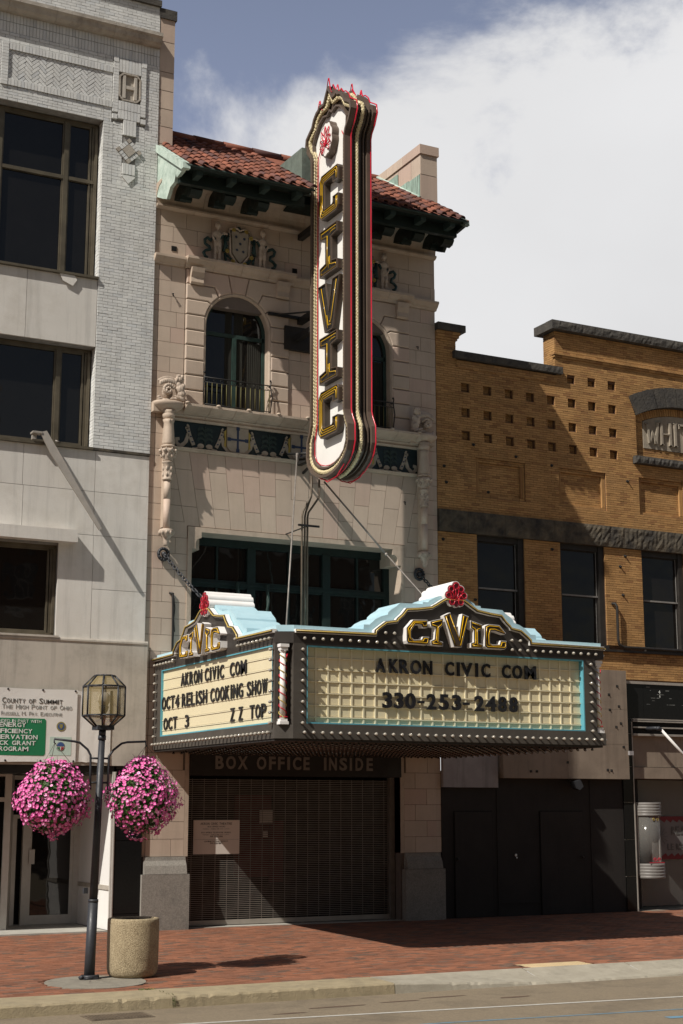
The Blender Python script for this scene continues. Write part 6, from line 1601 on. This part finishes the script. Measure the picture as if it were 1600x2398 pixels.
m=MB(); m.prism([(9.50,2.80),(9.66,2.84),(9.74,2.70),(9.64,2.62),(9.54,2.66)],1,-.30,-.14); part('lamp_head',m,'lamp_black',fl)
# ================================================================ shop at the right edge
sh_=thing('corner_shopfront',(12.5,0,0),'black glazed shopfront at the right edge with tiled column, metal strips and dark entrance','shopfront')
zt=[0,.05,.79,1.57,2.37,3.14,3.86,4.19]
for a,b in zip(zt[1:],zt[2:]):
    m=MB(); m.box(11.0,11.265,-.03,.4,a+.004,b-.004); part('tile_slab',m,'black_granite',sh_)
m=MB(); m.box(11.0,11.26,-.02,.4,0,4.19); part('column_core',m,'aluminium',sh_)
m=MB(); m.box(11.268,11.292,-.045,.4,.05,4.12); part('edge_strip',m,'aluminium',sh_)
for a,b in ((11.05,11.62),(11.625,12.78),(12.785,XE)):
    m=MB(); m.box(a,b,-.05,.3,4.20,4.96); part('fascia_glass',m,'black_granite',sh_)
m=MB(); m.box(11.05,XE,-.08,.3,4.962,5.02); part('head_strip',m,'aluminium',sh_)
for z0,z1 in ((4.125,4.15),(4.165,4.195),(3.84,3.865),(3.82,3.835),(3.99,4.02)):
    m=MB(); m.box(11.3,XE,-.07 if z0<4 or z0>4.1 else -.02,.3,z0,z1); part('metal_strip',m,'aluminium',sh_)
m=MB(); m.box(11.3,XE,.0,.3,3.87,4.12); part('awning_slot',m,'interior_black',sh_)
rr2=random.Random(5)
for i in range(22):
    x=11.7+rr2.random()*1.2; z=rr2.choice((4.90,4.83,4.74,4.66,4.60,4.52)); m=MB(); m.box(x,x+rr2.uniform(.02,.14),-.0525,-.0505,z,z+rr2.uniform(.004,.012)); part('paint_scrape',m,'print_grey',sh_)
m=MB(); m.tube([(12.07,-.052,4.80),(12.09,-.052,4.83),(12.11,-.052,4.80),(12.09,-.052,4.77),(12.07,-.052,4.80)],.006,4); m.box(12.085,12.10,-.0525,-.05,4.68,4.73); part('paint_scrape',m,'print_white',sh_)
m=MB(); m.box(11.3,XE,.05,1.2,3.14,3.82); part('upper_panel',m,'tan_metal',sh_)
m=MB(); m.box(11.3,XE,.0,1.2,2.885,3.13); part('transom_band',m,'tan_metal',sh_)
m=MB(); m.box(11.3,XE,1.2,1.3,0,2.9); m.box(11.3,11.34,.4,1.2,0,2.9); part('dark_interior',m,'interior_black',sh_)
m=MB(); m.box(11.3,11.62,.35,.45,.05,.75); m.box(11.66,11.71,.4,.5,.05,2.88); part('window_jamb',m,'plywood',sh_)
m=MB(); m.box(11.2,XE,.0,1.3,-.1,.055); part('threshold',m,'concrete_plate',sh_)
m=MB(); m.box(11.74,XE,.42,.428,.12,2.86); part('shop_glass',m,'case_glass',sh_)
ks=thing('display_case',(11.67,.1,.74),'slim glass display case with white ribbed top and base beside the black tiled column','display case')
kx,ky=11.67,.02
for z0,z1,r in ((2.07,2.37,.30),(.74,1.06,.315)):
    m=MB(); pr=[(r-.01,z0)]
    nr=5
    for i in range(nr):
        a=z0+(z1-z0)*i/nr; b=z0+(z1-z0)*(i+1)/nr; pr+=[(r,a+.008),(r,b-.010),(r-.012,b-.005)]
    m.lathe(kx+(.03 if z0<1 else 0),ky,pr,20); part('ribbed_drum',m,'shaded_white',ks)
m=MB(); m.lathe(kx,ky,[(.27,1.06),(.27,2.07)],20); part('glass_cylinder',m,'case_glass',ks)
m=MB(); m.box(kx-.30,kx-.285,ky-.03,ky+.01,.8,2.37); m.box(kx+.262,kx+.275,ky-.05,ky-.03,1.06,2.07); part('case_post',m,'silver_paint',ks)
for s in (-1,1):
    m=MB(); m.tube([(kx+s*(.055+.045*math.cos(t)*(1-t/14)),ky-.275,1.14+.045*math.sin(t)*(1-t/14)) for t in [k*.5 for k in range(20)]],.008,5); part('red_scroll',m,'red_stripe',ks)
    m=MB(); m.tube([(kx+s*(.055+.04*math.cos(t)*(1-t/14)),ky-.275,2.0+.035*math.sin(t)*(1-t/14)) for t in [k*.5 for k in range(20)]],.005,5); part('gold_scroll',m,'gold_glaze',ks)
m=MB(); m.box(kx-.2,kx+.2,ky-.275,ky-.265,1.07,1.09); part('red_line',m,'red_stripe',ks)
wb3=thing('window_banner',(12.9,.4,1.1),'white banner with wavy red borders and firework bursts inside the dark shop window','banner')
m=MB(); m.box(12.02,14.3,.40,.41,1.12,2.06); part('banner_sheet',m,'banner_grey',wb3)
for z0,s in ((2.06,-1),(1.12,1)):
    m=MB(); P=[(12.02,z0)]+[(12.02+i*.06,z0+s*(.10+.04*math.sin(i*2.1))) for i in range(39)]+[(14.3,z0)]; m.prism(P,1,.395,.40); part('red_border',m,'border_red',wb3)
for cx,cz in ((12.30,1.62),(13.6,1.66)):
    m=MB()
    for k in range(14): a=k*math.pi/7; m.prism(bar(cx+.05*math.cos(a),cz+.05*math.sin(a),cx+.22*math.cos(a),cz+.22*math.sin(a),.008),1,.393,.397)
    part('firework',m,'print_dark',wb3)
FB=Frame((0,.393,0),(1,0,0),(0,0,1),(0,-1,0))
m=MB(FB); add_text(m,'REJO',12.62,13.1,1.66,1.84,0,.003,.02); part('banner_text',m,'print_dark',wb3)
m=MB(FB); add_text(m,'LE RENT',12.5,13.1,1.32,1.46,0,.003,.02); part('banner_text',m,'print_dark',wb3)
fp=thing('flag_pole_bracket',(11.8,-.1,3.95),'white tubular arm sloping down from the shopfront head at the right edge','pole')
m=MB(); m.tube([(11.80,-.38,3.965),(12.62,-.55,3.10)],.032,8); part('arm',m,'display_white',fp)
m=MB(); m.tube([(11.68,-.02,3.98),(11.74,-.3,3.98),(11.82,-.40,3.95)],.04,8); m.ball((11.76,-.36,3.97),(.06,.06,.05),8,6); part('socket',m,'lamp_black',fp)
m=MB(); m.box(11.015,11.12,-.28,-.2,3.38,3.47)
solo('alarm_box',m,'grey_panel','tiny grey box on the right edge of the blank sign box','box')
# ================================================================ street lamp
lp=thing('street_lamp',(-2.98,-6.12,-.07),'black street lamp with eight sided tinted glass lantern and two basket arms','street lamp')
PX=lambda z: -2.975+.10*(z+.07)/4.1; PY=-6.12
def lean(z): return (PX(z),PY,z)
m=MB(); m.tube([lean(-.04),lean(.3),lean(.96)],lambda t:.075-.006*t,14); part('lower_pole',m,'lamp_black',lp)
m=MB(); m.tube([lean(.96),lean(1.0)],.072,14); part('pole_collar',m,'lamp_black',lp)
m=MB(); m.tube([lean(1.0),lean(2.0),lean(3.24)],lambda t:.058-.012*t,14); part('upper_pole',m,'lamp_black',lp)
m=MB(); m.tube([lean(3.20),lean(3.26)],.058,12); m.tube([lean(3.26),lean(3.34)],.052,12); part('neck',m,'lamp_black',lp)
cx,cy=PX(3.7),PY
m=MB(); m.box(cx-.125,cx+.125,cy-.125,cy+.125,3.34,3.395); part('lantern_seat',m,'lamp_black',lp)
P8=lambda r,z,o=22.5:[(cx+r*math.cos(rad(o+45*k)),cy+r*math.sin(rad(o+45*k)),z) for k in range(8)]
r1,r2,r3=.145,.295,.13
lv=[P8(r3,4.11),P8(r2,3.955),P8(r2,3.535),P8(r1,3.40)]
lv=[P8(.145,4.11),P8(.30,3.955),P8(.30,3.54),P8(.13,3.39)]
bars=MB()
for ring in lv:
    for k in range(8): bars.tube([ring[k],ring[(k+1)%8]],.013,5)
for A,Bq in zip(lv,lv[1:]):
    for k in range(8): bars.tube([A[k],Bq[k]],.0135,5)
part('lantern_cage',bars,'lamp_black',lp)
for A,Bq in zip(lv,lv[1:]):
    for k in range(8):
        m=MB(); j=(k+1)%8; s=.985; pp=[Vector((cx,cy,p[2]))+(Vector(p)-Vector((cx,cy,p[2])))*s for p in (A[k],A[j],Bq[j],Bq[k])]
        m.poly([tuple(p) for p in pp]); part('glass_pane',m,'lantern_glass',lp)
m=MB(); m.poly(lv[0]); part('top_plate',m,'lantern_glass',lp)
m=MB(); m.lathe(cx,cy,[(.02,3.40),(.02,3.56),(.055,3.60),(.075,3.67),(.07,3.68)],12); part('lamp_holder',m,'lamp_black',lp)
m=MB(); m.lathe(cx,cy,[(.05,3.68),(.085,3.74),(.085,3.82),(.05,3.87),(.01,3.88)],14); part('lamp_globe',m,'plaster_dome',lp)
m=MB(); m.box(cx-.01,cx+.02,cy+.1,cy+.13,3.5,3.95); m.box(cx+.10,cx+.13,cy,cy+.03,3.45,3.9); part('inner_strut',m,'lamp_black',lp)
for s,pts in ((-1,[(-3.045,2.50),(-3.05,2.80),(-3.055,2.98),(-3.10,3.06),(-3.22,3.155),(-3.30,3.17),(-3.59,3.20)]),(1,[(-2.79,2.50),(-2.785,2.82),(-2.785,2.97),(-2.72,3.06),(-2.60,3.155),(-2.52,3.175),(-2.235,3.19)])):
    m=MB(); m.tube([(x,PY,z) for x,z in pts],.0165,7); ar_=part('basket_arm',m,'lamp_black',lp)
    for z in (2.94,2.60):
        m=MB(); m.tube([(pts[1][0],PY,z),(PX(z),PY,z)],.014,6); part('arm_stay',m,'lamp_black',ar_)
    m=MB(); e=pts[-1]; m.tube([(e[0],PY,e[1]),(e[0],PY,e[1]-.05),(e[0]+.02,PY,e[1]-.07)],.010,5); part('hook',m,'lamp_black',ar_)
m=MB(); m.box(-3.07,-2.88,-6.22,-6.02,-.075,-.035); m.tube([(-3.12,-6.14,-.06),(-3.07,-6.16,-.02)],.03,6); m.tube([(-3.06,-6.20,-.06),(-2.86,-6.18,-.03)],.028,6); m.lathe(-2.975,-6.12,[(.10,-.07),(.11,-.03),(.085,-.01)],12); part('base_plate',m,'lamp_black',lp)
m=MB(); m.box(-3.10,-3.04,-6.15,-6.09,1.08,1.16); part('outlet_box',m,'lamp_black',lp)
# ================================================================ hanging petunias
def petal_mesh():
    m=MB(); n=10; c=m.pt((0,0,-.016)); r1_=m.pts([(.009*math.cos(2*math.pi*k/n),.009*math.sin(2*math.pi*k/n),-.002) for k in range(n)])
    r2_=m.pts([((.027 if k%2 else .0225)*math.cos(2*math.pi*k/n),(.027 if k%2 else .0225)*math.sin(2*math.pi*k/n),.004 if k%2 else .001) for k in range(n)])
    m.cur=1
    for k in range(n): m.face((c,r1_[k],r1_[(k+1)%n]))
    m.cur=0
    for k in range(n): m.face((r1_[k],r2_[k],r2_[(k+1)%n],r1_[(k+1)%n]))
    return m.mesh('flower',['petal','petal_eye'],(0,0,0))
FM=petal_mesh()
def basket(cx,cz,rx,zt,zb,label,seed,shape):
    rr=random.Random(seed); cy=PY; t=thing('hanging_basket',(cx,cy,cz),label,'flower basket','flower baskets hanging from the lamp')
    rz_u,rz_d=zt-cz,cz-zb
    def surf(d,k=1.0):
        v=d.z; h=rz_u if v>0 else rz_d
        w=1.0
        if shape=='cone' and v>0: w=1-.30*v
        bump_=1+.10*math.sin(d.x*4+seed)*math.cos(d.z*3.1+seed)+.07*math.sin(math.atan2(d.y,d.x)*4+d.z*3+seed)+.045*math.sin(d.x*13+seed*3)*math.sin(d.z*11+d.y*9)
        return Vector((cx+d.x*rx*w*k*bump_,cy+d.y*rx*.92*w*k*bump_,cz+v*h*k))
    m=MB(); m.smooth=True; g=[]
    for j in range(9):
        a=-math.pi/2+math.pi*j/8; g.append(m.pts([tuple(surf(Vector((math.cos(a)*math.cos(b),math.cos(a)*math.sin(b),math.sin(a))),.74)) for b in [k*math.pi/8 for k in range(16)]]))
    for A,Bq in zip(g,g[1:]):
        for k in range(16): m.face((A[k],A[(k+1)%16],Bq[(k+1)%16],Bq[k]))
    part('inner_growth',m,'leaf',t)
    m=MB()
    for i in range(5200):
        d=Vector((rr.gauss(0,1),rr.gauss(0,1),rr.gauss(0,1))).normalized(); p=surf(d,rr.uniform(.76,1.01)); a=rr.uniform(0,6.28)
        tt=Vector((rr.gauss(0,1),rr.gauss(0,1),rr.gauss(0,1))).normalized(); u=tt.cross(d).normalized()*rr.uniform(.008,.014); w=(tt+d*.8).normalized()*rr.uniform(.018,.034)
        b=m.pts([tuple(p-w*.3),tuple(p+u),tuple(p+w),tuple(p-u)]); m.face(b)
    part('foliage',m,'leaf',t,kind='stuff')
    m=MB()
    for i in range(60):
        d=Vector((rr.gauss(0,1),rr.gauss(0,1),abs(rr.gauss(0,.8)) if i<12 else rr.gauss(0,1))).normalized(); p=surf(d,.95); q=surf(d,1.12)+Vector((rr.gauss(0,.03),rr.gauss(0,.03),rr.gauss(0,.03)-(.05 if d.z<0 else 0)))
        m.tube([tuple(p),tuple((p+q)/2+Vector((0,0,.01))),tuple(q)],.0022,4)
    part('stray_stems',m,'stem',t,kind='stuff')
    fl_=[]; tries=0
    while len(fl_)<1050 and tries<14000:
        tries+=1
        d=Vector((rr.gauss(0,1),rr.gauss(0,1),rr.gauss(0,1))).normalized()
        # fewer blooms low down and in some thin patches
        if d.z<-.62 and rr.random()<.55: continue
        if rr.random()<.12+.3*math.sin(d.x*7+seed*2)*math.cos(d.z*6+seed): continue
        p=surf(d,rr.choice((rr.uniform(.95,1.04),rr.uniform(.95,1.04),rr.uniform(1.0,1.10))))
        if any((p-q[0]).length_squared<.027**2 for q in fl_): continue
        fl_.append((p,d))
    for c_ in range(16):
        d0=Vector((rr.gauss(0,1),rr.gauss(0,1),rr.gauss(-.2,1))).normalized(); e0=rr.uniform(1.03,1.12)
        for q_ in range(9):
            d=(d0+Vector((rr.gauss(0,.09),rr.gauss(0,.09),rr.gauss(0,.12)))).normalized(); fl_.append((surf(d,e0+rr.uniform(-.03,.03))-Vector((0,0,.03*(e0-1)*10)),d))
    fl_.sort(key=lambda f:(f[0]-CAM).length-.6*(-(f[0]-CAM).normalized().dot(f[1])))
    def ori(p,d):
        v=(d+Vector((rr.gauss(0,.3),rr.gauss(0,.3)-.25,rr.gauss(0,.3)+.15))).normalized(); return v.to_track_quat('Z','Y'),rr.uniform(.72,1.15)
    for p,d in fl_[:300]:
        q,s=ori(p,d); o=place('flower',FM,p,t); o.rotation_euler=q.to_euler(); o.scale=(s,s,s)
    m=MB()
    for p,d in fl_[300:]:
        q,s=ori(p,d); b=len(m.v); M3=q.to_matrix()
        for v in FM.vertices: w=p+M3@(v.co*s); m.v.append(tuple(w))
        for f in FM.polygons: m.cur=f.material_index; m.face([b+i for i in f.vertices])
    part('more_flowers',m,['petal','petal_eye'],t,kind='stuff')
    hk=(-3.58,3.14) if cx<-3 else (-2.23,3.13)
    m=MB()
    for a in (90,210,330): m.tube([(hk[0],cy,hk[1]),(cx+.30*math.cos(rad(a)),cy+.30*math.sin(rad(a)),zt-.12)],.0035,4)
    part('hanging_wire',m,'stem',t)
basket(-3.565,2.37,.465,2.89,1.90,'round pink petunia basket hanging left of the lamp post',3,'round')
basket(-2.255,2.42,.47,2.96,1.88,'pink petunia basket with a pointed top hanging right of the lamp post',9,'cone')
# ================================================================ concrete bin
bn2=thing('litter_bin',(-2.32,-6.03,-.07),'round exposed aggregate concrete litter bin standing on the pavement beside the lamp post','bin')
bx,by=-2.32,-6.03
m=MB(); m.lathe(bx,by,[(.27,-.072),(.315,-.06),(.345,-.02),(.358,.05),(.362,.3),(.364,.66),(.362,.705),(.352,.722),(.315,.725),(.305,.71),(.300,.5),(.30,.3)],48,cap=True); part('drum',m,'aggregate',bn2)
m=MB(); m.lathe(bx,by,[(.296,.45),(.298,.690),(.27,.700),(.20,.705),(.20,.45)],32,cap=False); part('liner',m,'liner_dark',bn2)
m=MB(); m.lathe(bx,by,[(.0,.5),(.297,.5)],24,cap=False); part('dark_inside',m,'interior_black',bn2)
# ================================================================ unseen buildings across the street, added to cut skylight and mirror in windows
def across(x0,x1,h,mat,label,wm,y=-38.0,ww=1.2,wh=1.9):
    t=thing('facing_building',((x0+x1)/2,y,0),label,'building')
    m=MB(); m.box(x0,x1,y-12,y,-.2,h); part('wall',m,mat,t)
    m=MB(); m.box(x0-.1,x1+.1,y,y+.3,h-.5,h); part('cornice',m,'stone_ledge',t)
    m=MB(); m.box(x0,x1,y,y+.08,.1,3.2); part('shop_front',m,'window_black',t)
    n=int((x1-x0)/2.6); wv=None
    z=4.4
    while z+wh<h-1:
        for i in range(n):
            x=x0+(x1-x0)*(i+.5)/n
            if wv is None: q=MB(); q.box(-ww/2,ww/2,0,.05,0,wh); wv=q.mesh('window','pane_old',(0,0,0)); q=MB(); q.box(-ww/2-.1,ww/2+.1,0,.12,-.15,0); q.box(-.03,.03,.05,.09,0,wh); q.box(-ww/2,ww/2,.05,.09,wh/2-.03,wh/2+.03); sv=q.mesh('window_trim','stone_ledge',(0,0,0))
            w=place('window',wv,(x,y,z),t); place('window_trim',sv,(x,y,z),w)
        z+=3.4
across(-34,-13,17,'conduit_tan','brown brick building unseen across the street, added to cut skylight on the facades','w')
across(-12.8,6,21,'rough_stone','dark stone building unseen across the street, the tallest of the added facing row','w')
across(6.2,26,15.0,'yellow_mortar','low dark brick building unseen across the street at the right of the added facing row','w')
